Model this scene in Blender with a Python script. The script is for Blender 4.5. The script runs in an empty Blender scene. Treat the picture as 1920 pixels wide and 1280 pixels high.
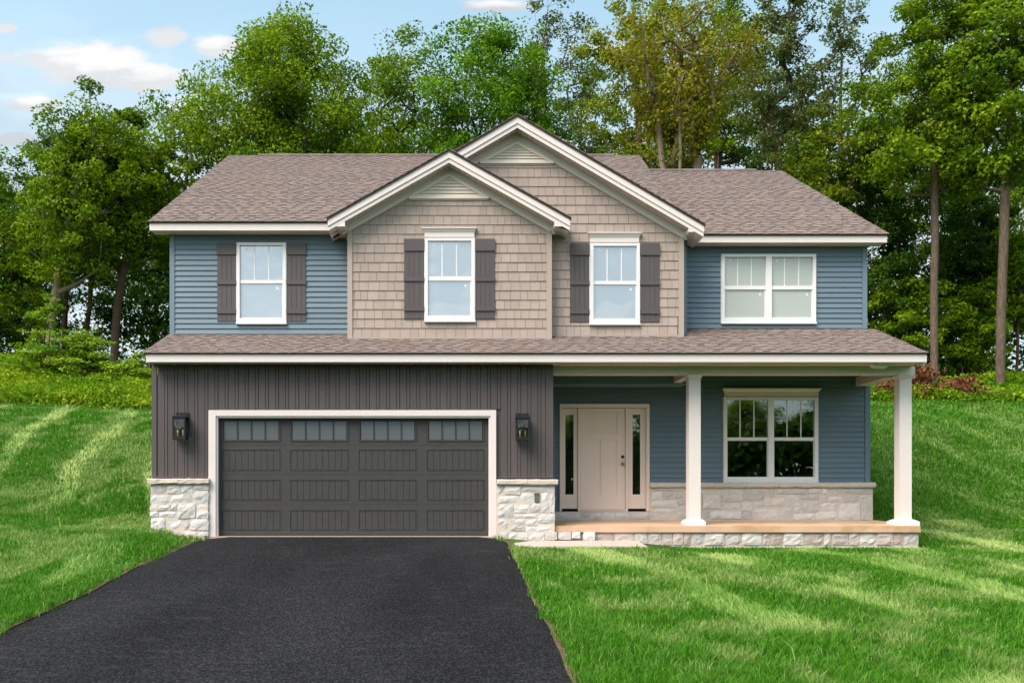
import bpy, math, random
import numpy as np
from mathutils import Vector, Matrix

# ------------------------------------------------------------------ camera
F, PX, HY, D, CZ = 1690.0, 845.0, 945.0, 16.2, 0.585   # focal length in photo pixels, vanishing point, camera distance, eye height
SC = bpy.context.scene
COL = SC.collection
cam = bpy.data.cameras.new('camera')
cam.sensor_width = 36.0
cam.lens = F / 1920 * 36
cam.shift_x = (960 - PX) / 1920
cam.shift_y = (HY - 640) / 1920
cam.clip_start, cam.clip_end = 0.1, 3000
camo = bpy.data.objects.new('camera', cam)
camo.location = (0, -D, CZ)
camo.rotation_euler = (math.pi / 2, 0, 0)
COL.objects.link(camo)
SC.camera = camo

# ------------------------------------------------------------------ light
SUN_EL, SUN_AZ = math.radians(52), math.radians(230)     # azimuth clockwise from +Y
SUN_STRENGTH, SUN_ANGLE = 1.25, math.radians(40)
SKY_STRENGTH, EXPOSURE = 0.15, 1.84
sl = bpy.data.lights.new('sun', 'SUN')
sl.energy, sl.angle, sl.color = SUN_STRENGTH, SUN_ANGLE, (1.0, 0.90, 0.80)
so = bpy.data.objects.new('sun', sl)
sd = Vector((math.sin(SUN_AZ) * math.cos(SUN_EL), math.cos(SUN_AZ) * math.cos(SUN_EL), math.sin(SUN_EL)))
so.rotation_euler = sd.to_track_quat('Z', 'Y').to_euler()
so.location = (-20, -30, 40)
COL.objects.link(so)

W = bpy.data.worlds.new('World')
SC.world = W
W.use_nodes = True
def build_world():
    nt = W.node_tree
    N, L = nt.nodes, nt.links
    N.clear()
    def n(t, **k):
        x = N.new(t)
        for a, b in k.items():
            setattr(x, a, b)
        return x
    def m(op, a, b=None, c=None):
        x = n('ShaderNodeMath', operation=op)
        for i, v in enumerate((a, b, c)):
            if v is None: continue
            if isinstance(v, (int, float)): x.inputs[i].default_value = v
            else: L.new(v, x.inputs[i])
        return x.outputs[0]
    sky = n('ShaderNodeTexSky', sky_type='NISHITA', sun_disc=False)
    sky.sun_elevation, sky.sun_rotation = SUN_EL, SUN_AZ
    sky.air_density, sky.dust_density, sky.ozone_density = 1.0, 2.0, 2.0
    tc = n('ShaderNodeTexCoord')
    sep = n('ShaderNodeSeparateXYZ')
    L.new(tc.outputs['Generated'], sep.inputs[0])
    ay = m('MAXIMUM', m('ABSOLUTE', sep.outputs[1]), 0.08)
    u = m('DIVIDE', sep.outputs[0], ay)
    v = m('DIVIDE', sep.outputs[2], ay)
    cmb = n('ShaderNodeCombineXYZ')
    L.new(u, cmb.inputs[0]); L.new(v, cmb.inputs[1]); L.new(sep.outputs[1], cmb.inputs[2])
    nz = n('ShaderNodeTexNoise'); nz.inputs['Scale'].default_value = 17; nz.inputs['Detail'].default_value = 4; nz.inputs['Roughness'].default_value = 0.6
    mp = n('ShaderNodeMapping'); mp.inputs['Scale'].default_value = (1, 2.0, 0.3)
    L.new(cmb.outputs[0], mp.inputs[0]); L.new(mp.outputs[0], nz.inputs[0])
    # low clouds drifting in the clear part of the sky
    best = belly = None
    for (x, y, rx, ry) in [(150, 108, 150, 28), (215, 140, 150, 32), (290, 150, 80, 28), (308, 70, 46, 24), (405, 90, 62, 25), (58, 198, 62, 16),
                           (345, 203, 62, 18), (8, 54, 30, 11), (30, 262, 60, 14), (1130, 92, 60, 16), (930, 12, 70, 12)]:
        va = n('ShaderNodeVectorMath', operation='MULTIPLY_ADD')
        va.inputs[1].default_value = (F / rx, F / ry, 0); va.inputs[2].default_value = (-(x - PX) / rx, -(HY - y) / ry, 0)
        L.new(cmb.outputs[0], va.inputs[0])
        le = n('ShaderNodeVectorMath', operation='LENGTH'); L.new(va.outputs[0], le.inputs[0])
        best = le.outputs['Value'] if best is None else m('MINIMUM', best, le.outputs['Value'])
        if rx > 60:
            vb_ = n('ShaderNodeVectorMath', operation='MULTIPLY_ADD')
            vb_.inputs[1].default_value = (F / rx, F / ry, 0); vb_.inputs[2].default_value = (-(x - PX) / rx, -(HY - y) / ry - 0.75, 0)
            L.new(cmb.outputs[0], vb_.inputs[0])
            lb = n('ShaderNodeVectorMath', operation='LENGTH'); L.new(vb_.outputs[0], lb.inputs[0])
            belly = lb.outputs['Value'] if belly is None else m('MINIMUM', belly, lb.outputs['Value'])
    best = m('SUBTRACT', 1.0, best)
    dens = m('ADD', best, m('MULTIPLY', m('SUBTRACT', nz.outputs[0], 0.5), 2.1))
    mr = n('ShaderNodeMapRange', interpolation_type='SMOOTHSTEP')
    mr.inputs[1].default_value, mr.inputs[2].default_value = -0.25, 0.55
    L.new(dens, mr.inputs[0])
    # thin high haze everywhere, thicker towards the horizon
    nz2 = n('ShaderNodeTexNoise'); nz2.inputs['Scale'].default_value = 2.2; nz2.inputs['Detail'].default_value = 2
    mp2 = n('ShaderNodeMapping'); mp2.inputs['Scale'].default_value = (1, 2.4, 0.5); mp2.inputs['Location'].default_value = (3.1, 0.4, 0)
    L.new(cmb.outputs[0], mp2.inputs[0]); L.new(mp2.outputs[0], nz2.inputs[0])
    veil = n('ShaderNodeMapRange', interpolation_type='SMOOTHSTEP')
    veil.inputs[1].default_value, veil.inputs[2].default_value = 0.42, 0.75
    veil.inputs[4].default_value = 0.45
    L.new(nz2.outputs[0], veil.inputs[0])
    hz = n('ShaderNodeMapRange', interpolation_type='SMOOTHSTEP')
    hz.inputs[1].default_value, hz.inputs[2].default_value = 0.50, 0.28
    hz.inputs[3].default_value, hz.inputs[4].default_value = 0.05, 0.70
    L.new(sep.outputs[2], hz.inputs[0])
    cl = m('MAXIMUM', m('MULTIPLY', mr.outputs[0], 0.92), m('MAXIMUM', veil.outputs[0], hz.outputs[0]))
    # cloud tone: paler crowns, greyer bellies from a second noise
    nz3 = n('ShaderNodeTexNoise'); nz3.inputs['Scale'].default_value = 30; nz3.inputs['Detail'].default_value = 2
    L.new(mp.outputs[0], nz3.inputs[0])
    cr = n('ShaderNodeMix', data_type='RGBA')
    cr.inputs[6].default_value = (1.18, 1.26, 1.32, 1); cr.inputs[7].default_value = (1.95, 1.88, 1.84, 1)
    lit = n('ShaderNodeMapRange', interpolation_type='SMOOTHSTEP')
    lit.inputs[1].default_value, lit.inputs[2].default_value = 1.35, 0.35
    L.new(m('ADD', belly, m('MULTIPLY', m('SUBTRACT', nz3.outputs[0], 0.5), 1.6)), lit.inputs[0])
    hv = n('ShaderNodeMapRange', interpolation_type='SMOOTHSTEP')
    hv.inputs[1].default_value, hv.inputs[2].default_value, hv.inputs[4].default_value = 0.42, 0.64, 0.50
    nz4 = n('ShaderNodeTexNoise'); nz4.inputs['Scale'].default_value = 6.5; nz4.inputs['Detail'].default_value = 3
    L.new(mp2.outputs[0], nz4.inputs[0]); L.new(nz4.outputs[0], hv.inputs[0])
    L.new(m('MAXIMUM', lit.outputs[0], hv.outputs[0]), cr.inputs[0])
    hs = n('ShaderNodeHueSaturation'); hs.inputs['Hue'].default_value = 0.462; hs.inputs['Saturation'].default_value = 0.80; hs.inputs['Value'].default_value = 0.58
    L.new(sky.outputs[0], hs.inputs['Color'])
    mix = n('ShaderNodeMix', data_type='RGBA')
    L.new(cl, mix.inputs[0]); L.new(hs.outputs[0], mix.inputs[6]); L.new(cr.outputs[2], mix.inputs[7])
    bg = n('ShaderNodeBackground'); bg.inputs[1].default_value = SKY_STRENGTH
    L.new(mix.outputs[2], bg.inputs[0])
    out = n('ShaderNodeOutputWorld')
    L.new(bg.outputs[0], out.inputs[0])
build_world()
SC.view_settings.view_transform = 'Standard'
SC.view_settings.look = 'None'
SC.view_settings.exposure = EXPOSURE
SC.view_settings.gamma = 1
SC.view_settings.use_curve_mapping = False
SC.cycles.max_bounces = 6
SC.cycles.diffuse_bounces = 1
SC.cycles.glossy_bounces = 3
SC.cycles.transparent_max_bounces = 8
SC.cycles.use_denoising = True

random.seed(7)
RNG = np.random.default_rng(11)

# ------------------------------------------------------------------ helpers
def wx(x, Y): return (x - PX) * (Y + D) / F
def wz(y, Y): return CZ + (HY - y) * (Y + D) / F

def lin(c): return tuple(((v / 255) / 12.92 if v / 255 <= 0.04045 else ((v / 255 + 0.055) / 1.055) ** 2.4) for v in c)

def pmat(name, col, rough=0.6, var=0.08, scale=8.0, stretch=(1, 1, 1), bump=0.0, bscale=60.0, bstretch=None, orand=0.0, attr=0.0,
         col2=None, c2scale=3.0, c2lo=0.45, c2hi=0.7, spec=0.4, detail=4.0, bdist=0.01):
    M = bpy.data.materials.new(name)
    M.use_nodes = True
    nt = M.node_tree; N, L = nt.nodes, nt.links
    b = N['Principled BSDF']
    b.inputs['Roughness'].default_value = rough
    b.inputs['Specular IOR Level'].default_value = spec
    tc = N.new('ShaderNodeTexCoord')
    mp = N.new('ShaderNodeMapping'); mp.inputs['Scale'].default_value = stretch
    L.new(tc.outputs['Object'], mp.inputs[0])
    nz = N.new('ShaderNodeTexNoise'); nz.inputs['Scale'].default_value = scale; nz.inputs['Detail'].default_value = detail
    L.new(mp.outputs[0], nz.inputs[0])
    def m(op, a, b_):
        x = N.new('ShaderNodeMath'); x.operation = op
        for i, v in enumerate((a, b_)):
            if isinstance(v, (int, float)): x.inputs[i].default_value = v
            else: L.new(v, x.inputs[i])
        return x.outputs[0]
    f = m('ADD', 1.0, m('MULTIPLY', m('SUBTRACT', nz.outputs[0], 0.5), var * 2.6))
    if orand:
        oi = N.new('ShaderNodeObjectInfo')
        f = m('ADD', f, m('MULTIPLY', m('SUBTRACT', oi.outputs['Random'], 0.5), orand * 2))
    if attr:
        at = N.new('ShaderNodeAttribute'); at.attribute_name = 'tone'
        f = m('MULTIPLY', f, m('ADD', 1.0, m('MULTIPLY', m('SUBTRACT', at.outputs['Fac'], 0.5), attr * 2)))
    src = None
    if col2:
        n2 = N.new('ShaderNodeTexNoise'); n2.inputs['Scale'].default_value = c2scale; n2.inputs['Detail'].default_value = 5
        L.new(mp.outputs[0], n2.inputs[0])
        r = N.new('ShaderNodeMapRange'); r.inputs[1].default_value = c2lo; r.inputs[2].default_value = c2hi
        L.new(n2.outputs[0], r.inputs[0])
        fac = r.outputs[0]
        if orand:
            fac = m('ADD', m('MULTIPLY', fac, 0.5), m('MULTIPLY', oi.outputs['Random'], 0.5))
        mx = N.new('ShaderNodeMix'); mx.data_type = 'RGBA'
        mx.inputs[6].default_value = (*col, 1); mx.inputs[7].default_value = (*col2, 1)
        L.new(fac, mx.inputs[0]); src = mx.outputs[2]
    vm = N.new('ShaderNodeVectorMath'); vm.operation = 'SCALE'
    if src: L.new(src, vm.inputs[0])
    else: vm.inputs[0].default_value = col
    L.new(f, vm.inputs['Scale'])
    L.new(vm.outputs[0], b.inputs['Base Color'])
    if bump:
        bp = N.new('ShaderNodeBump'); bp.inputs['Strength'].default_value = bump; bp.inputs['Distance'].default_value = bdist
        nb = N.new('ShaderNodeTexNoise'); nb.inputs['Scale'].default_value = bscale; nb.inputs['Detail'].default_value = 5
        if bstretch:
            mb_ = N.new('ShaderNodeMapping'); mb_.inputs['Scale'].default_value = bstretch
            L.new(tc.outputs['Object'], mb_.inputs[0]); L.new(mb_.outputs[0], nb.inputs[0])
        else: L.new(tc.outputs['Object'], nb.inputs[0])
        L.new(nb.outputs[0], bp.inputs['Height']); L.new(bp.outputs[0], b.inputs['Normal'])
    return M

def leafmat(name, c0, c1, transl=0.35, rough=0.55):
    M = bpy.data.materials.new(name)
    M.use_nodes = True
    nt = M.node_tree; N, L = nt.nodes, nt.links
    b = N['Principled BSDF']; b.inputs['Roughness'].default_value = rough; b.inputs['Specular IOR Level'].default_value = 0.10
    at = N.new('ShaderNodeAttribute'); at.attribute_name = 'tone'
    mx = N.new('ShaderNodeMix'); mx.data_type = 'RGBA'
    mx.inputs[6].default_value = (*c0, 1); mx.inputs[7].default_value = (*c1, 1)
    L.new(at.outputs['Fac'], mx.inputs[0]); L.new(mx.outputs[2], b.inputs['Base Color'])
    t = N.new('ShaderNodeBsdfTranslucent'); L.new(mx.outputs[2], t.inputs[0])
    ms = N.new('ShaderNodeMixShader'); ms.inputs[0].default_value = transl
    L.new(b.outputs[0], ms.inputs[1]); L.new(t.outputs[0], ms.inputs[2])
    L.new(ms.outputs[0], N['Material Output'].inputs[0])
    return M

def glassmat(name, tint, fac, diffuse=None, rough=0.0):
    """fac: share mirrored by the pane; the rest passes through, or meets a pale film when diffuse is given"""
    M = bpy.data.materials.new(name)
    M.use_nodes = True
    nt = M.node_tree; N, L = nt.nodes, nt.links
    N.remove(N['Principled BSDF'])
    g = N.new('ShaderNodeBsdfGlossy'); g.inputs['Roughness'].default_value = rough; g.inputs[0].default_value = (0.95, 0.98, 1, 1)
    if diffuse:
        t = N.new('ShaderNodeBsdfDiffuse'); t.inputs[0].default_value = (*diffuse, 1)
    else:
        t = N.new('ShaderNodeBsdfTransparent'); t.inputs[0].default_value = (*tint, 1)
    lw = N.new('ShaderNodeFresnel'); lw.inputs[0].default_value = 1.5
    ad = N.new('ShaderNodeMath'); ad.operation = 'ADD'; ad.inputs[1].default_value = fac; ad.use_clamp = True
    L.new(lw.outputs[0], ad.inputs[0])
    if diffuse:
        tc = N.new('ShaderNodeTexCoord'); nz = N.new('ShaderNodeTexNoise'); nz.inputs['Scale'].default_value = 1.3; nz.inputs['Detail'].default_value = 1.0
        L.new(tc.outputs['Object'], nz.inputs[0])
        bp = N.new('ShaderNodeBump'); bp.inputs['Strength'].default_value = 0.5; bp.inputs['Distance'].default_value = 0.06
        L.new(nz.outputs[0], bp.inputs['Height']); L.new(bp.outputs[0], g.inputs['Normal'])
    ms = N.new('ShaderNodeMixShader')
    L.new(ad.outputs[0], ms.inputs[0]); L.new(t.outputs[0], ms.inputs[1]); L.new(g.outputs[0], ms.inputs[2])
    L.new(ms.outputs[0], N['Material Output'].inputs[0])
    return M

M = {}
M['trim'] = pmat('trim_white', (0.84, 0.745, 0.695), 0.5, 0.03, 5)
M['window_white'] = pmat('window_white', (0.86, 0.84, 0.81), 0.4, 0.02, 5)
M['soffit'] = pmat('soffit_cream', (0.66, 0.57, 0.49), 0.6, 0.04, 5)
M['vent'] = pmat('vent_cream', (0.88, 0.76, 0.63), 0.55, 0.03, 5)
M['blue'] = pmat('lap_blue', (0.152, 0.214, 0.260), 0.5, 0.04, 3, (0.4, 1, 6), 0.15, 120, (0.15, 1, 1), orand=0.05)
M['bluetrim'] = pmat('corner_blue', (0.165, 0.235, 0.29), 0.5, 0.03, 3)
M['shake'] = pmat('shake_taupe', (0.430, 0.340, 0.285), 0.65, 0.06, 14, (3, 1, 0.4), 0.35, 90, (6, 1, 0.35), orand=0.07)
M['taupe'] = pmat('corner_taupe', (0.45, 0.37, 0.31), 0.55, 0.03, 4)
M['shadowgap'] = pmat('shake_underlay', (0.24, 0.19, 0.16), 0.8, 0.03, 4)  # backing coloured dark so joints between shakes read as shadow lines
M['brown'] = pmat('batten_brown', (0.100, 0.083, 0.080), 0.6, 0.07, 10, (4, 1, 0.3), 0.3, 90, (5, 1, 0.25), orand=0.05)
M['shutter'] = pmat('shutter_brown', (0.10, 0.085, 0.083), 0.55, 0.06, 12, (5, 1, 0.3), 0.3, 110, (6, 1, 0.3), orand=0.03)
M['gdoor'] = pmat('garage_grey', (0.054, 0.052, 0.048), 0.55, 0.32, 14, (0.5, 1, 5), 0.4, 60, (0.5, 1, 6))
M['gframe'] = pmat('garage_window_frame', (0.050, 0.040, 0.037), 0.5, 0.05, 10)
M['shingle'] = pmat('shingle_brown', (0.222, 0.172, 0.148), 0.9, 0.14, 22, bump=0.5, bscale=220, attr=0.40, col2=(0.200, 0.164, 0.150), c2scale=1.4, spec=0.15)
M['drip'] = pmat('drip_edge_brown', (0.07, 0.048, 0.038), 0.5, 0.05, 8)
M['door'] = pmat('door_cream', (0.95, 0.745, 0.635), 0.45, 0.02, 5)
M['stone'] = pmat('stone_pale', (0.62, 0.575, 0.53), 0.85, 0.16, 9, bump=0.6, bscale=26, orand=0.13, col2=(0.72, 0.705, 0.68), c2scale=5, spec=0.2, bdist=0.02)
M['stone_grey'] = pmat('stone_greige', (0.63, 0.565, 0.52), 0.85, 0.14, 9, bump=0.6, bscale=26, orand=0.12, col2=(0.72, 0.665, 0.61), c2scale=5, spec=0.2, bdist=0.02)
M['stone_warm'] = pmat('stone_warm', (0.60, 0.46, 0.385), 0.85, 0.14, 9, bump=0.6, bscale=26, orand=0.14, col2=(0.60, 0.56, 0.53), c2scale=5, spec=0.2, bdist=0.02)
M['mortar'] = pmat('mortar_cream', (0.70, 0.60, 0.50), 0.9, 0.10, 14, bump=0.5, bscale=120, spec=0.15)
M['cap'] = pmat('stone_cap', (0.64, 0.55, 0.47), 0.8, 0.12, 8, bump=0.6, bscale=40, orand=0.04, spec=0.2)
M['slab'] = pmat('slab_clay_stained', (0.66, 0.43, 0.285), 0.75, 0.14, 3, (1, 1, 1), 0.2, 60, col2=(0.55, 0.345, 0.18), c2scale=1.6, c2lo=0.5, c2hi=0.62, spec=0.25)
M['concrete'] = pmat('concrete', (0.52, 0.43, 0.36), 0.85, 0.12, 5, bump=0.3, bscale=90, spec=0.2)
M['asphalt'] = pmat('asphalt', (0.011, 0.011, 0.0125), 0.9, 0.6, 0.7, (1, 0.55, 1), 1.0, 55, col2=(0.038, 0.0375, 0.039), c2scale=42, c2lo=0.44, c2hi=0.66, spec=0.12, detail=8, bdist=0.03)
M['soil'] = pmat('bare_soil', (0.12, 0.085, 0.050), 0.95, 0.5, 12, bump=0.8, bscale=60, spec=0.1)
M['black'] = pmat('lantern_black', (0.012, 0.012, 0.014), 0.45, 0.1, 30, spec=0.4)
M['brass'] = pmat('brass', (0.62, 0.45, 0.22), 0.3, 0.05, 30)
M['brass'].node_tree.nodes['Principled BSDF'].inputs['Metallic'].default_value = 0.8
M['nickel'] = pmat('nickel', (0.35, 0.31, 0.28), 0.3, 0.05, 30)
M['nickel'].node_tree.nodes['Principled BSDF'].inputs['Metallic'].default_value = 0.9
M['room'] = pmat('room_wall', (0.20, 0.20, 0.19), 0.9, 0.05, 2)
M['roomdark'] = pmat('room_opening_shade', (0.03, 0.025, 0.025), 0.9, 0.05, 2)
M['ladder'] = pmat('ladder_white', (0.75, 0.74, 0.72), 0.4, 0.05, 10)
M['blind'] = pmat('blind_slats', (0.12, 0.11, 0.10), 0.6, 0.05, 10)
M['plastic'] = pmat('box_grey_green', (0.12, 0.14, 0.13), 0.5, 0.05, 10)
M['film_blue'] = glassmat('pane_sky', None, 0.42, (0.24, 0.29, 0.325))
M['film_green'] = glassmat('pane_covered', None, 0.08, (0.44, 0.48, 0.42))
M['frost'] = glassmat('pane_frosted', None, 0.04, (0.10, 0.11, 0.118), 0.35)
M['clear'] = glassmat('pane_clear', (0.72, 0.80, 0.76), 0.14)
M['lampglass'] = glassmat('lantern_glass', (0.95, 0.95, 0.95), 0.01)
M['sticker'] = pmat('sticker_white', (0.9, 0.9, 0.88), 0.5, 0.01, 5)
M['bark'] = pmat('bark_grey_brown', (0.125, 0.085, 0.058), 0.9, 0.35, 5, (3, 3, 0.5), 0.9, 18, (3, 3, 0.6), spec=0.15, bdist=0.04)
M['bark_pale'] = pmat('bark_pale', (0.26, 0.205, 0.145), 0.9, 0.25, 5, (3, 3, 0.6), 0.7, 18, (3, 3, 0.8), spec=0.15, bdist=0.03)
M['bark_mid'] = pmat('bark_mid', (0.175, 0.130, 0.092), 0.9, 0.4, 6, (3, 3, 0.5), 1.0, 16, (3, 3, 0.6), spec=0.15, bdist=0.05, col2=(0.10, 0.075, 0.055), c2scale=8)
M['leaf_mid'] = leafmat('leaf_mid', (0.038, 0.125, 0.004), (0.265, 0.390, 0.010))
M['leaf_bright'] = leafmat('leaf_bright', (0.042, 0.160, 0.004), (0.220, 0.400, 0.012))
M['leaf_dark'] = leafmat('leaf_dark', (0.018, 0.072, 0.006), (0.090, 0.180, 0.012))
M['leaf_yellow'] = leafmat('leaf_yellow', (0.110, 0.200, 0.008), (0.360, 0.400, 0.020))
M['leaf_olive'] = leafmat('leaf_olive', (0.140, 0.185, 0.010), (0.360, 0.310, 0.020))
M['leaf_greygreen'] = leafmat('leaf_greygreen', (0.050, 0.100, 0.020), (0.200, 0.240, 0.060))
M['leaf_sapling'] = leafmat('leaf_sapling', (0.110, 0.270, 0.010), (0.330, 0.480, 0.030))
M['leaf_weed'] = leafmat('leaf_weed', (0.090, 0.240, 0.006), (0.380, 0.500, 0.025))
M['leaf_red'] = leafmat('leaf_red', (0.120, 0.035, 0.022), (0.300, 0.130, 0.050), 0.15)
M['grass'] = leafmat('grass_blades', (0.055, 0.255, 0.001), (0.500, 0.620, 0.200), 0.35, 0.6)

def asphalt_wear():
    nt = M['asphalt'].node_tree; N, L = nt.nodes, nt.links
    b = N['Principled BSDF']; old = b.inputs['Base Color'].links[0].from_socket
    tc = N.new('ShaderNodeTexCoord'); mp = N.new('ShaderNodeMapping'); mp.inputs['Scale'].default_value = (1.1, 3.2, 1)
    nz = N.new('ShaderNodeTexNoise'); nz.inputs['Scale'].default_value = 2.2; nz.inputs['Detail'].default_value = 7; nz.inputs['Roughness'].default_value = 0.7
    L.new(tc.outputs['Object'], mp.inputs[0]); L.new(mp.outputs[0], nz.inputs[0])
    r = N.new('ShaderNodeMapRange'); r.inputs[1].default_value = 0.56; r.inputs[2].default_value = 0.78; r.inputs[4].default_value = 0.6
    L.new(nz.outputs[0], r.inputs[0])
    mx = N.new('ShaderNodeMix'); mx.data_type = 'RGBA'; mx.inputs[7].default_value = (0.075, 0.070, 0.066, 1)
    L.new(r.outputs[0], mx.inputs[0]); L.new(old, mx.inputs[6]); L.new(mx.outputs[2], b.inputs['Base Color'])
asphalt_wear()
def ground_mat():
    X = pmat('ground_turf', (0.040, 0.085, 0.014), 0.95, 0.45, 1.2, bump=0.6, bscale=40, col2=(0.070, 0.120, 0.025), c2scale=3.5, spec=0.1)
    nt = X.node_tree; N, L = nt.nodes, nt.links
    b = N['Principled BSDF']
    old = b.inputs['Base Color'].links[0].from_socket
    tc = N.new('ShaderNodeTexCoord'); sp = N.new('ShaderNodeSeparateXYZ'); L.new(tc.outputs['Object'], sp.inputs[0])
    r = N.new('ShaderNodeMapRange'); r.inputs[1].default_value = 17.0; r.inputs[2].default_value = 23.0
    L.new(sp.outputs[1], r.inputs[0])
    mx = N.new('ShaderNodeMix'); mx.data_type = 'RGBA'; mx.inputs[7].default_value = (0.045, 0.045, 0.015, 1)
    L.new(r.outputs[0], mx.inputs[0]); L.new(old, mx.inputs[6]); L.new(mx.outputs[2], b.inputs['Base Color'])
    return X
M['ground'] = ground_mat()

def link(o, parent=None):
    COL.objects.link(o)
    if parent is not None: o.parent = parent
    return o

def tag(o, label=None, cat=None, group=None, kind=None):
    if label: o['label'] = label
    if cat: o['category'] = cat
    if group: o['group'] = group
    if kind: o['kind'] = kind
    return o

def empty(name, loc=(0, 0, 0), rz=0.0):
    o = bpy.data.objects.new(name, None)
    o.location = loc; o.rotation_euler = (0, 0, rz)
    return link(o)

class MB:
    def __init__(s): s.v, s.f, s.t = [], [], []
    def add(s, vs, fs, tone=0.5):
        k = len(s.v); s.v += [tuple(p) for p in vs]; s.f += [tuple(i + k for i in f) for f in fs]; s.t += [tone] * len(fs)
        return s
    def box(s, x0, x1, y0, y1, z0, z1, tone=0.5):
        if x1 < x0: x0, x1 = x1, x0
        if z1 < z0: z0, z1 = z1, z0
        return s.add([(x0, y0, z0), (x1, y0, z0), (x1, y1, z0), (x0, y1, z0), (x0, y0, z1), (x1, y0, z1), (x1, y1, z1), (x0, y1, z1)],
                     [(3, 2, 1, 0), (4, 5, 6, 7), (0, 1, 5, 4), (1, 2, 6, 5), (2, 3, 7, 6), (3, 0, 4, 7)], tone)
    def hexa(s, p, tone=0.5):      # 8 points: bottom 4 (counter clockwise), top 4
        return s.add(p, [(3, 2, 1, 0), (4, 5, 6, 7), (0, 1, 5, 4), (1, 2, 6, 5), (2, 3, 7, 6), (3, 0, 4, 7)], tone)
    def prism_y(s, poly, y0, y1, tone=0.5):   # poly in x,z
        n = len(poly)
        a = sum(poly[i][0] * poly[(i + 1) % n][1] - poly[(i + 1) % n][0] * poly[i][1] for i in range(n))
        if a < 0: poly = poly[::-1]
        vs = [(x, y0, z) for x, z in poly] + [(x, y1, z) for x, z in poly]
        fs = [tuple(range(n)), tuple(range(2 * n - 1, n - 1, -1))]
        fs += [(i + n, (i + 1) % n + n, (i + 1) % n, i)[::1] for i in range(n)]
        return s.add(vs, fs, tone)
    def prism_x(s, poly, x0, x1, tone=0.5):   # poly in y,z
        n = len(poly)
        a = sum(poly[i][0] * poly[(i + 1) % n][1] - poly[(i + 1) % n][0] * poly[i][1] for i in range(n))
        if a > 0: poly = poly[::-1]
        vs = [(x0, y, z) for y, z in poly] + [(x1, y, z) for y, z in poly]
        fs = [tuple(range(n)), tuple(range(2 * n - 1, n - 1, -1))]
        fs += [(i + n, (i + 1) % n + n, (i + 1) % n, i) for i in range(n)]
        return s.add(vs, fs, tone)
    def frustum(s, a, za, b, zb, tone=0.5):   # a, b = x0,x1,y0,y1 at heights za < zb
        return s.hexa([(a[0], a[2], za), (a[1], a[2], za), (a[1], a[3], za), (a[0], a[3], za),
                       (b[0], b[2], zb), (b[1], b[2], zb), (b[1], b[3], zb), (b[0], b[3], zb)], tone)
    def tube(s, p, q, r0, r1, n=8, tone=0.5):
        p, q = Vector(p), Vector(q)
        ax = (q - p).normalized()
        u = ax.orthogonal().normalized(); w = ax.cross(u)
        vs = []
        for c, r in ((p, r0), (q, r1)):
            for i in range(n):
                t = 2 * math.pi * i / n
                vs.append(c + (u * math.cos(t) + w * math.sin(t)) * r)
        fs = [(i, (i + 1) % n, (i + 1) % n + n, i + n) for i in range(n)] + [tuple(range(n - 1, -1, -1)), tuple(range(n, 2 * n))]
        return s.add(vs, fs, tone)
    def build(s, name, mat, parent=None, tone=False):
        me = bpy.data.meshes.new(name)
        me.from_pydata(s.v, [], s.f)
        me.materials.append(M[mat])
        if tone:
            at = me.attributes.new('tone', 'FLOAT', 'FACE'); at.data.foreach_set('value', np.array(s.t, dtype=np.float32))
        me.update()
        return link(bpy.data.objects.new(name, me), parent)

# ------------------------------------------------------------------ terrain
def S(t):
    t = np.clip(t, 0, 1)
    return t * t * (3 - 2 * t)
def H(X, Y):
    X = np.asarray(X, float); Y = np.asarray(Y, float)
    front = np.where(Y > -11, 0.105 * np.minimum(Y, 0), -1.155 + 0.02 * (Y + 11))
    front = np.maximum(front, -2.0)
    low = -(0.07 + 0.11 * S((X - 3.0) / 1.5)) * S((X - 0.9) / 0.6) * np.exp(-(np.minimum(Y, 0) / 2.5) ** 2) * (Y < 2)
    low = np.where(Y > 0, -(0.07 + 0.11 * S((X - 3.0) / 1.5)) * S((X - 1.0) / 1.0) * (1 - S(Y / 2.0)), low)
    up = 0.13 * S((-4.5 - X) / 0.8) * S((Y + 3.5) / 3.0)
    wl = S((-X - 5.3) / 1.6); wr = S((X - 8.3) / 2.4)
    bump = 0.10 * np.sin(X * 0.45 + 1) * np.sin(Y * 0.5) * S((np.abs(X - 1.5) - 8) / 4)
    hl = 3.35 * S((Y - 0.3) / 13.5) ** 0.92
    hr = 3.75 * S((Y - 2.2) / 12.5)
    hm = 3.5 * S((Y - 13) / 7)
    h = wl * hl + wr * hr + (1 - wl - wr) * hm
    h = h + np.where(Y > 13, (0.27 * wl + 0.20 * (1 - wl)) * np.minimum(Y - 13, 8.5), 0) + np.where(Y > 21.5, 0.01 * (Y - 21.5), 0)
    side = 0.035 * np.maximum(-X - 7, 0) * S((Y + 8) / 8)
    return front + low + up + h + bump + side - 0.02

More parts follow.
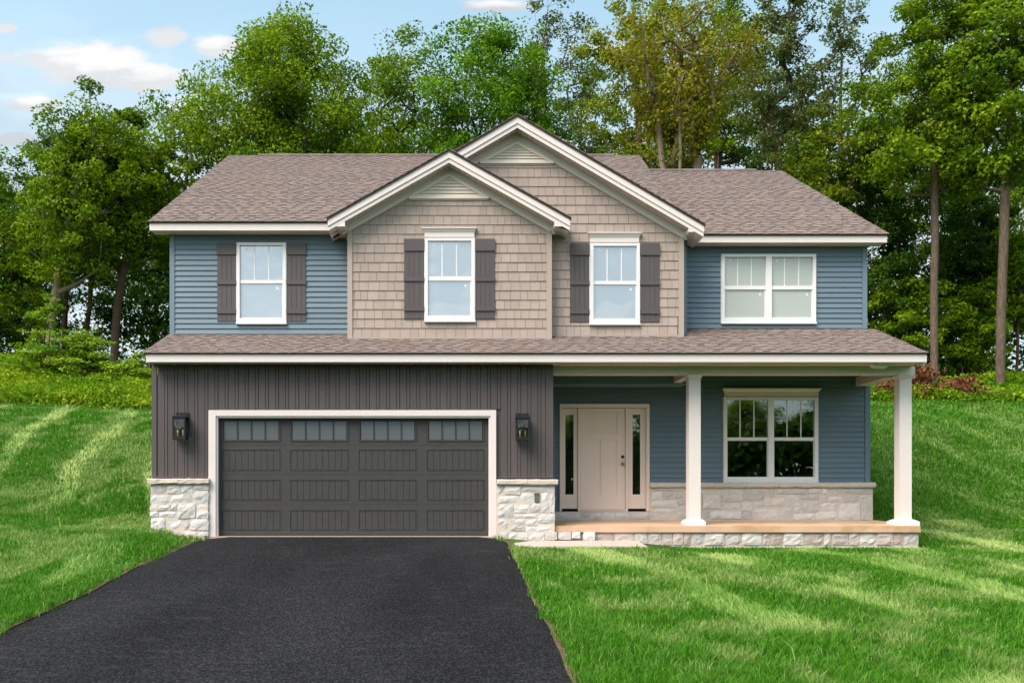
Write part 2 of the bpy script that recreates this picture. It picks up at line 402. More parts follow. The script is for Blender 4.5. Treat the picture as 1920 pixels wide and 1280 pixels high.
def axis(*segs):
    out = []
    for a, b, st in segs: out.append(np.arange(a, b, st))
    return np.concatenate(out + [[segs[-1][1]]])
gx = axis((-900, -100, 160), (-100, -40, 10), (-40, -16, 1.5), (-16, 16, 0.4), (16, 40, 1.5), (40, 100, 10), (100, 900, 160))
gy = axis((-900, -100, 160), (-100, -30, 10), (-30, -14, 1.0), (-14, 22, 0.4), (22, 50, 1.5), (50, 100, 10), (100, 900, 160))
GX, GY = np.meshgrid(gx, gy)
GZ = H(GX, GY)
def grid_obj(name, GX, GY, GZ, mat):
    r, c = GX.shape
    vs = np.stack([GX, GY, GZ], -1).reshape(-1, 3)
    i = np.arange(r * c).reshape(r, c)
    fs = np.stack([i[:-1, :-1], i[:-1, 1:], i[1:, 1:], i[1:, :-1]], -1).reshape(-1, 4)
    me = bpy.data.meshes.new(name)
    me.from_pydata(vs.tolist(), [], fs.tolist())
    me.materials.append(M[mat])
    me.shade_smooth()
    return link(bpy.data.objects.new(name, me))
tag(grid_obj('ground', GX, GY, GZ, 'ground'), 'mown green lawn rising into banks on both sides of the house', kind='structure')

# driveway: a sheet laid on the slope, slightly uneven edges
DW_L, DW_R = -4.62, 1.03
def dw_edges(y):
    l = DW_L + 0.28 * math.exp(-((y + 0.1) / 0.55) ** 2) - 0.012 * max(0, -y - 4) ** 1.5 + 0.02 * math.sin(y * 2.3) + 0.01 * math.sin(y * 5.1 + 1)
    r = DW_R - 0.18 * math.exp(-((y + 0.1) / 0.35) ** 2) + 0.009 * max(0, -y - 1) + 0.014 * math.sin(y * 1.9 + 2) + 0.006 * math.sin(y * 6.3)
    return l, r
def build_driveway():
    ys = np.concatenate([np.arange(-24, -0.05, 0.2), [-0.06]])
    vs, fs = [], []
    K = 14
    for y in ys:
        l, r = dw_edges(y)
        for k in range(K + 1):
            x = l + (r - l) * k / K
            z = float(H(min(max(x, -4.4), 0.95), y)) + 0.03
            if k in (0, K): z -= 0.035
            vs.append((x, y, z))
    for j in range(len(ys) - 1):
        for k in range(K):
            a = j * (K + 1) + k
            fs.append((a, a + 1, a + K + 2, a + K + 1))
    me = bpy.data.meshes.new('driveway'); me.from_pydata(vs, [], fs); me.materials.append(M['asphalt']); me.shade_smooth()
    tag(link(bpy.data.objects.new('driveway', me)), 'fresh black asphalt driveway leading to the garage door', kind='structure')
build_driveway()
def shoulder(side):
    rg_ = random.Random(side + 5)
    ys = np.arange(-12, -0.3, 0.12); vs, fs = [], []
    for y in ys:
        l, r = dw_edges(y)
        e = l if side < 0 else r
        a, b = (e - rg_.uniform(0.04, 0.13), e + 0.06) if side < 0 else (e - 0.06, e + rg_.uniform(0.04, 0.13))
        for x in (a, b): vs.append((x, y, float(H(x, y)) + 0.012))
    for j in range(len(ys) - 1): fs.append((2 * j, 2 * j + 1, 2 * j + 3, 2 * j + 2))
    me = bpy.data.meshes.new('driveway_shoulder'); me.from_pydata(vs, [], fs); me.materials.append(M['soil'])
    tag(link(bpy.data.objects.new('driveway_shoulder', me)), 'thin bare soil edge along the ' + ('left' if side < 0 else 'right') + ' side of the driveway', kind='structure')
shoulder(-1); shoulder(1)
# concrete walk beside the garage pier and under the garage door
mb = MB()
x0, x1 = wx(946, -0.5), wx(1205, -0.5)
mb.hexa([(x0, -0.86, -0.45), (x1, -0.86, -0.45), (x1, -0.06, -0.45), (x0, -0.06, -0.45), (x0 + 0.08, -0.86, -0.128), (x1, -0.86, -0.128), (x1, -0.06, -0.062), (x0, -0.06, -0.062)])
tag(mb.build('walkway', 'concrete'), 'narrow pale concrete walk along the porch front', kind='structure')
mb = MB().box(wx(391, 0), wx(931, 0), -0.055, 0.20, -0.3, 0.012)
mb.box(wx(338, 0), wx(390, 0), -0.22, -0.056, -0.35, 0.035)
tag(mb.build('garage_threshold', 'concrete'), 'tan concrete strip under the garage door', kind='structure')

# ------------------------------------------------------------------ the house
house = tag(empty('house'), 'two storey house with blue lap siding, taupe shake gables and a brown garage front', 'house')
YG, YM, YB, YL, YR = 0.0, 0.74, 0.97, 1.14, 1.67      # garage front, middle bay, big gable bay, left wall, right wall and porch wall
XL, XR, XG = wx(319, YL), wx(1625, YR), wx(1037, YG)
def P(name, mb, mat, parent=None, tone=False): return mb.build(name, mat, parent or house, tone)

# roof planes in numbers
EL_Y, EL_Z = YL - 0.30, wz(415, YL - 0.30)
RIDGE_Y, PITCH = 7.08, 0.585
ER_Y, ER_Z = YR - 0.30, wz(438.5, YR - 0.30)
def zl(y): return EL_Z + PITCH * (y - EL_Y)
def zr(y): return ER_Z + PITCH * (y - ER_Y)
XLE, XLR, XRE = wx(279.5, EL_Y), wx(1198, RIDGE_Y), wx(1664, ER_Y)
SH_Y, SH_Z, SHP = -0.33, wz(660.5, -0.33), 0.40            # shed roof eave
def zs(y): return SH_Z + SHP * (y - SH_Y)
FS_T, FS_B = wz(663.5, -0.33), wz(678.5, -0.33)          # shed fascia top and bottom

# sheathing under everything
mb = MB()
mb.prism_x([(YL + 0.02, 2.9), (12.9, 2.9), (12.9, EL_Z - 0.1), (RIDGE_Y, zl(RIDGE_Y) - 0.22), (YL + 0.02, zl(YL) - 0.22)], XL + 0.01, 4.55)
mb.prism_x([(YR + 0.02, 2.9), (12.6, 2.9), (12.6, ER_Z - 0.1), (RIDGE_Y, zr(RIDGE_Y) - 0.22), (YR + 0.02, zr(YR) - 0.22)], 4.56, XR - 0.01)
P('upper_wall', mb, 'bluetrim')

# garage wall sheathing round the door opening
GX0, GX1, GZT = wx(392, 0), wx(930, 0), wz(769, 0)         # outer edge of door trim
DX0, DX1, DZT, DZB = wx(407.5, 0), wx(917.5, 0), wz(782, 0), 0.02
XG0 = wx(285, 0)
mb = MB()
mb.box(XG0 + 0.005, DX0, 0.012, 0.16, -0.3, 2.9); mb.box(DX1, XG - 0.005, 0.012, 0.16, -0.3, 2.9); mb.box(DX0, DX1, 0.012, 0.16, DZT, 2.9)
mb.box(XG0 + 0.01, XG - 0.01, 0.165, 9.0, -0.3, 2.88)
P('garage_wall', mb, 'brown')

# ---- board and batten
BB_T, BB_B = FS_B - 0.005, wz(895.5, 0)
bb = P('board_and_batten', MB().box(XG0, XG0 + 0.085, -0.016, 0.01, BB_B, BB_T).box(XG - 0.085, XG, -0.016, 0.01, BB_B, BB_T)
       .box(XG0 + 0.086, GX0 - 0.001, -0.013, 0.01, BB_B, BB_B + 0.025).box(GX1 + 0.001, XG - 0.086, -0.013, 0.01, BB_B, BB_B + 0.025)
       .box(GX0, GX1, -0.013, 0.01, GZT, GZT + 0.02), 'brown')
pitch = 0.1812
x = XG0 + 0.095
k = 0
while x < XG - 0.1:
    xb = min(x + pitch, XG - 0.087)
    zb = GZT + 0.021 if (x + 0.09 > GX0 and x + 0.09 < GX1) else BB_B + 0.026
    P('siding_plank', MB().box(x + 0.014, xb - 0.052, -0.013, 0.011, zb, BB_T), 'brown', bb)
    P('batten', MB().box(xb - 0.043, xb + 0.004, -0.016, 0.011, zb, BB_T), 'brown', bb)
    x += pitch; k += 1

# ---- lap siding
def lap(parent, x0, x1, z0, z1, Y, holes, ex=0.1015, mat='blue'):
    z = z0
    while z < z1 - 0.01:
        zt = min(z + ex, z1)
        iv = [(x0, x1)]
        for (a, b, c, d) in holes:
            if min(zt, d) - max(z, c) > 0.45 * (zt - z):
                nv = []
                for (p, q) in iv:
                    if b <= p or a >= q: nv.append((p, q)); continue
                    if a > p: nv.append((p, a))
                    if b < q: nv.append((b, q))
                iv = nv
        for (p, q) in iv:
            if q - p > 0.03:
                m_ = MB()
                m_.prism_x([(Y - 0.022, z), (Y - 0.023, z + 0.008), (Y - 0.004, zt), (Y + 0.01, zt), (Y + 0.01, z)], p, q)
                P('siding_board', m_, mat, parent)
        z += ex

def win_rect(x0, x1, yt, yb, Y): return (wx(x0, Y), wx(x1, Y), wz(yb, Y), wz(yt, Y))

# ---- windows
def window(Y, outer, units, rail, mun, glass, stickers=True, clear=False):
    """outer = x0,x1,ytop,ybottom; units = glass columns (x0,x1); rail = (top,bottom) of meeting rail; mun = muntin x list per unit"""
    ox0, ox1, ozb, ozt = win_rect(*outer, Y)
    m_ = MB()
    gy0, gy1 = wz(outer[2] + 5.2, Y), wz(outer[3] - 8.0, Y)        # glass top / bottom
    rt, rb = wz(rail[0], Y), wz(rail[1], Y)
    us = [(wx(a, Y), wx(b, Y)) for a, b in units]
    xs = [ox0] + [v for u in us for v in u] + [ox1]
    for i in range(0, len(xs), 2):
        m_.box(xs[i], xs[i + 1], Y - 0.055, Y + 0.05, ozb, ozt)
    for a, b in us:
        m_.box(a, b, Y - 0.055, Y + 0.05, gy0, ozt); m_.box(a, b, Y - 0.055, Y + 0.05, ozb, gy1)
    # outer step of the frame
    m_.box(ox0 - 0.014, ox0 - 0.001, Y - 0.035, Y + 0.02, ozb, ozt); m_.box(ox1 + 0.001, ox1 + 0.014, Y - 0.035, Y + 0.02, ozb, ozt)
    m_.box(ox0 - 0.014, ox1 + 0.014, Y - 0.068, Y + 0.02, ozb - 0.03, ozb - 0.001)
    w = P('window', m_, 'window_white')
    for ui, (a, b) in enumerate(us):
        P('meeting_rail', MB().box(a + 0.001, b - 0.001, Y - 0.035, Y + 0.02, rb, rt), 'window_white', w)
        s = MB()
        for q in (a, b):
            xx0, xx1 = (a + 0.001, a + 0.016) if q == a else (b - 0.016, b - 0.001)
            s.box(xx0, xx1, Y - 0.022, Y + 0.03, gy1 + 0.001, rb - 0.001)
        s.box(a + 0.017, b - 0.017, Y - 0.022, Y + 0.03, gy1 + 0.001, gy1 + 0.016)
        P('sash', s, 'window_white', w)
        P('pane', MB().box(a + 0.002, b - 0.002, Y - 0.012, Y - 0.006, rt + 0.002, gy0 - 0.002), glass, w)
        P('pane', MB().box(a + 0.017, b - 0.017, Y - 0.008, Y - 0.002, gy1 + 0.017, rb - 0.002), glass, w)
        for mx in mun[ui]:
            X_ = wx(mx, Y)
            P('muntin', MB().box(X_ - 0.010, X_ + 0.010, Y - 0.020, Y - 0.0125, rt + 0.001, gy0 - 0.001), 'window_white', w)
        if stickers:
            P('sticker', MB().box(a + 0.105, a + 0.135, Y - 0.0145, Y - 0.0125, gy0 - 0.085, gy0 - 0.05), 'sticker', w)
            P('sticker', MB().box(b - 0.125, b - 0.09, Y - 0.0105, Y - 0.0085, rb - 0.11, rb - 0.07), 'sticker', w)
    return w

def head_trim(w, Y, x0, x1, yt, ym, yb, ex):
    X0, X1, zt, zm, zb = wx(x0, Y), wx(x1, Y), wz(yt, Y), wz(ym, Y), wz(yb, Y)
    e = ex
    m_ = MB().box(X0, X1, Y - 0.05, Y - 0.001, zb, zm)
    m_.frustum((X0 - 0.004, X1 + 0.004, Y - 0.055, Y), zm + 0.001, (X0 - e, X1 + e, Y - 0.05 - e, Y), zt - 0.018)
    m_.box(X0 - e - 0.008, X1 + e + 0.008, Y - 0.062 - e, Y, zt - 0.017, zt)
    P('head_trim', m_, 'trim', w)

def shutter(Y, x0, x1, yt, yb, rails):
    X0, X1, zt, zb = wx(x0, Y), wx(x1, Y), wz(yt, Y), wz(yb, Y)
    s = P('shutter', MB().box(X0, X1, Y - 0.024, Y - 0.002, zb, zt), 'shutter')
    n_ = 4
    for i in range(n_):
        a = X0 + (X1 - X0) * i / n_; b = X0 + (X1 - X0) * (i + 1) / n_
        P('board', MB().box(a + 0.003, b - 0.003, Y - 0.032, Y - 0.0245, zb + 0.002, zt - 0.002), 'shutter', s)
    for (a, b) in rails:
        P('rail', MB().box(X0 - 0.003, X1 + 0.003, Y - 0.052, Y - 0.0325, wz(b, Y), wz(a, Y)), 'shutter', s)

# left window
wL = window(YL, (445, 537, 456, 605.5), [(450.5, 531)], (526, 532), [(477.5, 504.3)], 'film_blue')
for a, b in ((408, 443.5), (538.5, 574)): shutter(YL, a, b, 457, 603, ((457, 478.5), (526, 534), (580, 588.5)))
wM = window(YM, (797, 890, 447.5, 601.5), [(802.3, 883.5)], (519, 527), [(829, 856)], 'film_blue')
head_trim(wM, YM, 796, 889.5, 429, 437, 446, 0.035)
for a, b in ((758, 795.2), (891.5, 927.5)): shutter(YM, a, b, 449, 598, ((449, 471.5), (520, 528), (575, 583.5)))
wB = window(YB, (1106, 1198.5, 457, 607), [(1112, 1193)], (527.5, 534), [(1138, 1165)], 'film_blue')
head_trim(wB, YB, 1106, 1197.5, 438, 446.5, 455.5, 0.035)
for a, b in ((1068.5, 1104.3), (1199.8, 1236)): shutter(YB, a, b, 457.5, 604, ((457.5, 479.5), (527.5, 535), (581, 589)))
wR = window(YR, (1352, 1528, 477.5, 605), [(1357.5, 1434.5), (1445.5, 1522.5)], (536.5, 543.5), [(1382.7, 1408.3), (1470.5, 1497)], 'film_green')
wP = window(YR, (1356, 1532, 744.5, 903), [(1362, 1439), (1449.5, 1526)], (820, 826), [(1387, 1413), (1475, 1501)], 'clear', stickers=False)
head_trim(wP, YR, 1357, 1533, 728.5, 735, 743, 0.035)

ls = P('lap_siding', MB().box(XL - 0.002, wx(328, YL), YL - 0.028, YL + 0.012, zs(YL) - 0.05, zl(YL) - 0.2), 'bluetrim')
WLr = win_rect(445, 537, 456, 608, YL)
lap(ls, wx(328.5, YL), wx(655, YL), zs(YL) + 0.012, wz(438, YL), YL, [(WLr[0] - 0.016, WLr[1] + 0.016, WLr[2], WLr[3])])
ls = P('lap_siding', MB().box(wx(1616, YR), XR, YR - 0.028, YR + 0.012, zs(YR) - 0.05, zr(YR) - 0.2), 'bluetrim')
WRr = win_rect(1352, 1528, 477.5, 607.5, YR)
lap(ls, wx(1276, YR), wx(1615.5, YR), zs(YR) + 0.012, wz(460, YR), YR, [(WRr[0] - 0.016, WRr[1] + 0.016, WRr[2], WRr[3])])

# ---- porch room: walls with a real opening behind the window and the door
PZT = zs(YR) - 0.25
DRr = win_rect(1049, 1217, 757.5, 958, YR)
WPr = win_rect(1356, 1532, 744.5, 903, YR)
zfl = 0.30
mb = MB()
xa, xb_ = XG + 0.02, XR - 0.01
mb.box(xa, DRr[0], YR + 0.012, YR + 0.14, -0.2, PZT); mb.box(DRr[1], WPr[0], YR + 0.012, YR + 0.14, -0.2, PZT); mb.box(WPr[1], xb_, YR + 0.012, YR + 0.14, -0.2, PZT)
mb.box(DRr[0], DRr[1], YR + 0.012, YR + 0.14, DRr[3], PZT); mb.box(WPr[0], WPr[1], YR + 0.012, YR + 0.14, WPr[3], PZT)
mb.box(WPr[0], WPr[1], YR + 0.012, YR + 0.14, -0.2, WPr[2]); mb.box(DRr[0], DRr[1], YR + 0.012, YR + 0.14, -0.2, DRr[2])
mb.box(xb_ - 0.13, xb_, YR + 0.141, 9.0, -0.2, PZT)
P('porch_wall', mb, 'bluetrim')
rm = P('room_shell', MB().box(xa, xb_ - 0.14, YR + 0.15, 6.6, 0.1, zfl).box(xa, xb_ - 0.14, YR + 0.15, 6.6, 2.78, 2.86).box(xa, xb_ - 0.14, 6.6, 6.7, zfl, 2.78)
       .box(xa, xa + 0.1, YR + 0.15, 6.6, zfl, 2.78).box(xb_ - 0.24, xb_ - 0.14, YR + 0.15, 6.6, zfl, 2.78), 'room')
P('dark_doorway_panel', MB().box(6.25, 7.55, 6.56, 6.59, zfl, 2.35), 'roomdark', rm)  # flat panel coloured near black for the shade inside the opening

# porch siding
pls = P('lap_siding', MB().box(wx(1621, YR), wx(1630.5, YR), YR - 0.030, YR + 0.010, wz(905, YR), PZT), 'bluetrim')
lap(pls, XG - 0.3, wx(1620.5, YR), wz(905, YR), PZT, YR, [DRr, (WPr[0] - 0.016, WPr[1] + 0.016, WPr[2] - 0.1, WPr[3] + 0.005)])

# ---- front door unit
dm = MB()
fx0, fx1, fzt, fzb = DRr[0], DRr[1], DRr[3], DRr[2]
dl, dr_ = wx(1088, YR), wx(1172.5, YR)
mullL, mullR = wx(1083.5, YR), wx(1177, YR)
dm.box(fx0, wx(1053, YR), YR - 0.05, YR + 0.06, fzb, fzt); dm.box(wx(1211, YR), fx1, YR - 0.05, YR + 0.06, fzb, fzt)
dm.box(wx(1053, YR), wx(1211, YR), YR - 0.05, YR + 0.06, wz(764.5, YR), fzt)
dm.box(mullL, dl, YR - 0.035, YR + 0.06, fzb, wz(764.6, YR)); dm.box(dr_, mullR, YR - 0.035, YR + 0.06, fzb, wz(764.6, YR))
dm.box(dl, dr_, YR - 0.03, YR + 0.06, fzb, wz(955.5, YR))
du = P('entry_frame', dm, 'door')
# door leaf with three recessed panels
lf = MB()
dz0, dz1 = wz(954.8, YR), wz(765.3, YR)
pans = [(1104, 1157, 774.5, 812), (1104, 1126.5, 824.5, 928.5), (1132.5, 1157, 824.5, 928.5)]
xs = [1088.6, 1104, 1126.5, 1132.5, 1157, 1172]
Yd = YR - 0.005
lf.box(wx(1088.6, YR), wx(1104, YR), Yd, Yd + 0.04, dz0, dz1); lf.box(wx(1157, YR), wx(1172, YR), Yd, Yd + 0.04, dz0, dz1)
lf.box(wx(1104, YR), wx(1157, YR), Yd, Yd + 0.04, wz(774.5, YR), dz1); lf.box(wx(1104, YR), wx(1157, YR), Yd, Yd + 0.04, wz(824.5, YR), wz(812, YR))
lf.box(wx(1104, YR), wx(1157, YR), Yd, Yd + 0.04, dz0, wz(928.5, YR)); lf.box(wx(1126.5, YR), wx(1132.5, YR), Yd, Yd + 0.04, wz(928.5, YR), wz(824.5, YR))
leaf = P('front_door', lf, 'door')
for (a, b, t, bt) in pans:
    P('door_panel', MB().box(wx(a, YR), wx(b, YR), Yd + 0.012, Yd + 0.034, wz(bt, YR), wz(t, YR)), 'door', leaf)
kx = wx(1167.3, YR)
P('deadbolt', MB().tube((kx, Yd, wz(856, YR)), (kx, Yd - 0.02, wz(856, YR)), 0.033, 0.030, 14), 'black', leaf)
P('door_knob', MB().tube((kx, Yd, wz(869.5, YR)), (kx, Yd - 0.012, wz(869.5, YR)), 0.033, 0.031, 14).tube((kx, Yd - 0.012, wz(869.5, YR)), (kx, Yd - 0.035, wz(869.5, YR)), 0.013, 0.013, 10)
  .tube((kx, Yd - 0.035, wz(869.5, YR)), (kx, Yd - 0.05, wz(869.5, YR)), 0.020, 0.031, 14).tube((kx, Yd - 0.05, wz(869.5, YR)), (kx, Yd - 0.066, wz(869.5, YR)), 0.031, 0.018, 14), 'nickel', leaf)
for (a, b, g0, g1) in ((1053.4, 1083.1, 1060, 1075.5), (1177.4, 1210.6, 1186, 1200.5)):
    m_ = MB()
    Ys = YR - 0.002
    z0, z1, gz0, gz1 = wz(953, YR), wz(765.3, YR), wz(926.5, YR), wz(777, YR)
    A, B_, g0, g1 = wx(a, YR), wx(b, YR), wx(g0, YR), wx(g1, YR)
    m_.box(A, g0, Ys, Ys + 0.04, z0, z1).box(g1, B_, Ys, Ys + 0.04, z0, z1).box(g0, g1, Ys, Ys + 0.04, z0, gz0).box(g0, g1, Ys, Ys + 0.04, gz1, z1)
    sl_ = P('sidelight', m_, 'door')
    P('pane', MB().box(g0, g1, Ys + 0.014, Ys + 0.02, gz0, gz1), 'clear', sl_)
    bl = MB()
    zz = gz0
    while zz < gz1:
        bl.hexa([(g0 + 0.004, Ys + 0.032, zz), (g1 - 0.004, Ys + 0.032, zz), (g1 - 0.004, Ys + 0.046, zz + 0.02), (g0 + 0.004, Ys + 0.046, zz + 0.02),
                 (g0 + 0.004, Ys + 0.032, zz + 0.002), (g1 - 0.004, Ys + 0.032, zz + 0.002), (g1 - 0.004, Ys + 0.046, zz + 0.022), (g0 + 0.004, Ys + 0.046, zz + 0.022)])
        zz += 0.028
    bo = P('blind', bl, 'blind', sl_)
    bo['kind'] = 'stuff'
P('doorbell', MB().box(wx(1213, YR), wx(1215.5, YR), YR - 0.066, YR - 0.051, wz(868, YR), wz(855, YR)), 'sticker')

# ---- shake siding
def clip_poly(poly, a, b, c):       # keep a*x + b*z <= c
    out = []
    n = len(poly)
    for i in range(n):
        p, q = poly[i], poly[(i + 1) % n]
        dp, dq = a * p[0] + b * p[1] - c, a * q[0] + b * q[1] - c
        if dp <= 0: out.append(p)
        if dp * dq < 0:
            t = dp / (dp - dq)
            out.append((p[0] + (q[0] - p[0]) * t, p[1] + (q[1] - p[1]) * t))
    return out
def area(p): return abs(sum(p[i][0] * p[(i + 1) % len(p)][1] - p[(i + 1) % len(p)][0] * p[i][1] for i in range(len(p)))) / 2
shake_list = []
def shakes(parent, x0, x1, zb, ztop, Y, xa, za, sl_, holes, ex=0.1765, seed=1, xmin_line=None):
    rg = random.Random(seed)
    z = zb
    row = 0
    while z < ztop - 0.02:
        zt = min(z + ex, ztop)
        x = x0 - rg.uniform(0, 0.12)
        while x < x1:
            w = rg.choice((0.125, 0.15, 0.17, 0.19, 0.21)) + rg.uniform(-0.008, 0.008)
            a, b = max(x, x0), min(x + w - 0.006, x1)
            if b - a > 0.02:
                rects = [(a, b, z, zt)]
                for (hx0, hx1, hz0, hz1) in holes:
                    nr = []
                    for (p, q, r, s) in rects:
                        if q <= hx0 or p >= hx1 or s <= hz0 or r >= hz1: nr.append((p, q, r, s)); continue
                        if p < hx0: nr.append((p, hx0, r, s))
                        if q > hx1: nr.append((hx1, q, r, s))
                        if r < hz0: nr.append((max(p, hx0), min(q, hx1), r, hz0))
                        if s > hz1: nr.append((max(p, hx0), min(q, hx1), hz1, s))
                    rects = nr
                polys = []
                for (p, q, r, s) in rects:
                    pl = [(p, r), (q, r), (q, s), (p, s)]
                    pl = clip_poly(pl, sl_, 1, za + sl_ * xa)
                    if len(pl) > 2: pl = clip_poly(pl, -sl_, 1, za - sl_ * xa)
                    if len(pl) > 2 and area(pl) > 0.0006: polys.append(pl)
                if polys:
                    m_ = MB()
                    for pl in polys:
                        n = len(pl)
                        A = sum(pl[i][0] * pl[(i + 1) % n][1] - pl[(i + 1) % n][0] * pl[i][1] for i in range(n))
                        if A < 0: pl = pl[::-1]
                        dj = rg.uniform(-0.001, 0.001)
                        fr = [(px_, Y - 0.019 + dj + 0.013 * (pz_ - z) / ex, pz_) for px_, pz_ in pl]
                        bk = [(px_, Y + 0.005, pz_) for px_, pz_ in pl]
                        m_.add(fr + bk, [tuple(range(n))] + [(i + n, (i + 1) % n + n, (i + 1) % n, i) for i in range(n)])
                    shake_list.append((sum(area(p) for p in polys), m_, parent))
            x += w
        z += ex; row += 1

# small gable in front, big gable behind
GS = dict(Y=YM, Yf=YM - 0.30, s=0.562, w=2.235)
GS['xa'], GS['za'] = wx(841.8, GS['Yf']), wz(281, GS['Yf'])
GB = dict(Y=YB, Yf=YB - 0.30, s=0.585, w=3.49)
GB['xa'], GB['za'] = wx(970, GB['Yf']), wz(216, GB['Yf'])
def gable(g, xw0, xw1, zbase, left_return=True, right_return=True, yback=5.0, zret=None, vent=None):
    xa, za, s, w, Y, Yf = g['xa'], g['za'], g['s'], g['w'], g['Y'], g['Yf']
    def strip(m_, t0, t1, y0, y1, ww=w, xin=0.0):
        for sg in (-1, 1):
            m_.prism_y([(xa, za - t0), (xa + sg * ww, za - s * ww - t0), (xa + sg * ww, za - s * ww - t1), (xa, za - t1)], y0, y1)
    # wall behind
    P('gable_wall', MB().prism_y([(xw0 + 0.005, zbase), (xw1 - 0.005, zbase), (xw1 - 0.005, za - 0.26 - s * abs(xw1 - xa)), (xa, za - 0.26), (xw0 + 0.005, za - 0.26 - s * abs(xw0 - xa))], Y + 0.006, yback), 'shadowgap')
    m_ = MB(); strip(m_, 0.020, 0.035, Yf - 0.040, Yf + 0.03, w + 0.02)
    P('drip_edge', m_, 'drip')
    m_ = MB(); strip(m_, 0.036, 0.155, Yf - 0.018, Yf + 0.03)
    P('rake_fascia', m_, 'trim')
    m_ = MB(); strip(m_, 0.157, 0.235, Yf, Yf + 0.03, w - 0.004)
    P('rake_fascia', m_, 'trim')
    m_ = MB(); strip(m_, 0.195, 0.36, Y - 0.028, Y + 0.004, w - 0.25)
    P('frieze_board', m_, 'trim')
    m_ = MB(); strip(m_, 0.3605, 0.378, Y - 0.026, Y + 0.004, w - 0.27)
    P('rake_channel', m_, 'taupe')
    # soffit planks with open joints
    sf = MB()
    n_ = int((w - 0.1) / 0.098)
    for sg in (-1, 1):
        for i in range(n_):
            a, b = i * 0.098 + 0.002, (i + 1) * 0.098 - 0.004
            sf.prism_y([(xa + sg * a, za - s * a - 0.200), (xa + sg * b, za - s * b - 0.200), (xa + sg * b, za - s * b - 0.216), (xa + sg * a, za - s * a - 0.216)], Yf + 0.031, Y - 0.029)
            if i % 1 == 0:
                pass
    so_ = P('rake_soffit', sf, 'soffit'); so_['kind'] = 'stuff'
    bk = MB(); strip(bk, 0.17, 0.198, Yf + 0.031, Y + 0.003, w - 0.02)
    P('soffit_backing', bk, 'drip')
    # boxed returns at the eaves
    zr_ = zret
    for sg, on in ((-1, left_return), (1, right_return)):
        if not on: continue
        xe = xa + sg * (w - 0.005)
        xi = xw0 - 0.02 if sg < 0 else xw1 + 0.02
        def tl(x_): return za - s * abs(x_ - xa) - 0.2355
        poly = [(xe, tl(xe)), (xe, zr_), (xi, zr_), (xi, tl(xi))]
        P('eave_return', MB().prism_y(poly, Yf + 0.002, Y + 0.45), 'trim')
        P('return_soffit', MB().box(min(xe, xi) + 0.01, max(xe, xi) - 0.01, Yf + 0.02, Y + 0.44, zr_ - 0.006, zr_ - 0.001), 'soffit')
    # louvred vent
    vx, vyt, vyb, hw = vent
    X_, zt_, zb_ = wx(vx, Y), wz(vyt, Y), wz(vyb, Y)
    hwm = hw * (Y + D) / F
    sv = (zt_ - zb_) / hwm
    v_ = MB()
    for sg in (-1, 1):
        v_.prism_y([(X_, zt_), (X_ + sg * hwm, zb_), (X_ + sg * (hwm - 0.11), zb_), (X_, zt_ - 0.11 * sv)], Y - 0.045, Y + 0.002)
    v_.box(X_ - hwm, X_ + hwm, Y - 0.05, Y + 0.002, zb_ - 0.045, zb_ - 0.001)
    vo = P('gable_vent', v_, 'vent')
    P('vent_backing', MB().prism_y([(X_ - hwm + 0.05, zb_), (X_ + hwm - 0.05, zb_), (X_, zt_ - 0.05 * sv)], Y - 0.004, Y + 0.003), 'vent', vo)
    n_ = 6
    hh = (zt_ - 0.11 * sv - zb_)
    for i in range(n_):
        z0 = zb_ + hh * i / n_; z1 = zb_ + hh * (i + 1) / n_
        h0 = (zt_ - 0.10 * sv - z0) / sv; h1 = (zt_ - 0.10 * sv - z1) / sv
        if h1 < 0.005: h1 = 0.005
        P('louver', MB().hexa([(X_ - h0, Y - 0.036, z0), (X_ + h0, Y - 0.036, z0), (X_ + h0, Y - 0.006, z0 + 0.001), (X_ - h0, Y - 0.006, z0 + 0.001),
                               (X_ - h1, Y - 0.014, z1), (X_ + h1, Y - 0.014, z1), (X_ + h1, Y - 0.006, z1), (X_ - h1, Y - 0.006, z1)]), 'vent', vo)
    P('vent_channel', MB().box(X_ - hwm + 0.02, X_ + hwm - 0.02, Y - 0.03, Y + 0.002, zb_ - 0.075, zb_ - 0.046), 'taupe')
MX0, MX1 = wx(652, YM), wx(1034, YM)
BX0, BX1 = MX0 + 0.02, wx(1281.5, YB)
gable(GS, MX0, MX1, zs(YM) - 0.1, yback=6.0, zret=wz(424.5, GS['Yf']), vent=(841.3, 326, 369.5, 75))
gable(GB, BX0, BX1, zs(YB) - 0.1, left_return=False, yback=8.0, zret=wz(434.5, GB['Yf']), vent=(968.8, 266, 303.5, 69))

# corner posts of the bays and starter strips
def corner(x0, x1, Y, zb, zt, y1=0.01): P('corner_board', MB().box(x0, x1, Y - 0.03, Y + y1, zb, zt), 'taupe')
zcs = GS['za'] - GS['s'] * (GS['xa'] - MX0) - 0.36
corner(MX0 - 0.004, wx(661, YM), YM, zs(YM) - 0.03, zcs + 0.02, 0.5)
corner(wx(1024.5, YM), MX1 + 0.004, YM, zs(YM) - 0.03, zcs + 0.02, 0.3)
corner(wx(1272, YB), BX1 + 0.004, YB, zs(YB) - 0.03, GB['za'] - GB['s'] * (BX1 - GB['xa']) - 0.34, 0.7)
P('starter_strip', MB().box(wx(661, YM) + 0.001, wx(1024.5, YM) - 0.001, YM - 0.026, YM + 0.004, zs(YM) + 0.0, zs(YM) + 0.028), 'taupe')
P('starter_strip', MB().box(MX1 + 0.005, wx(1272, YB) - 0.001, YB - 0.026, YB + 0.004, zs(YB) + 0.0, zs(YB) + 0.028), 'taupe')

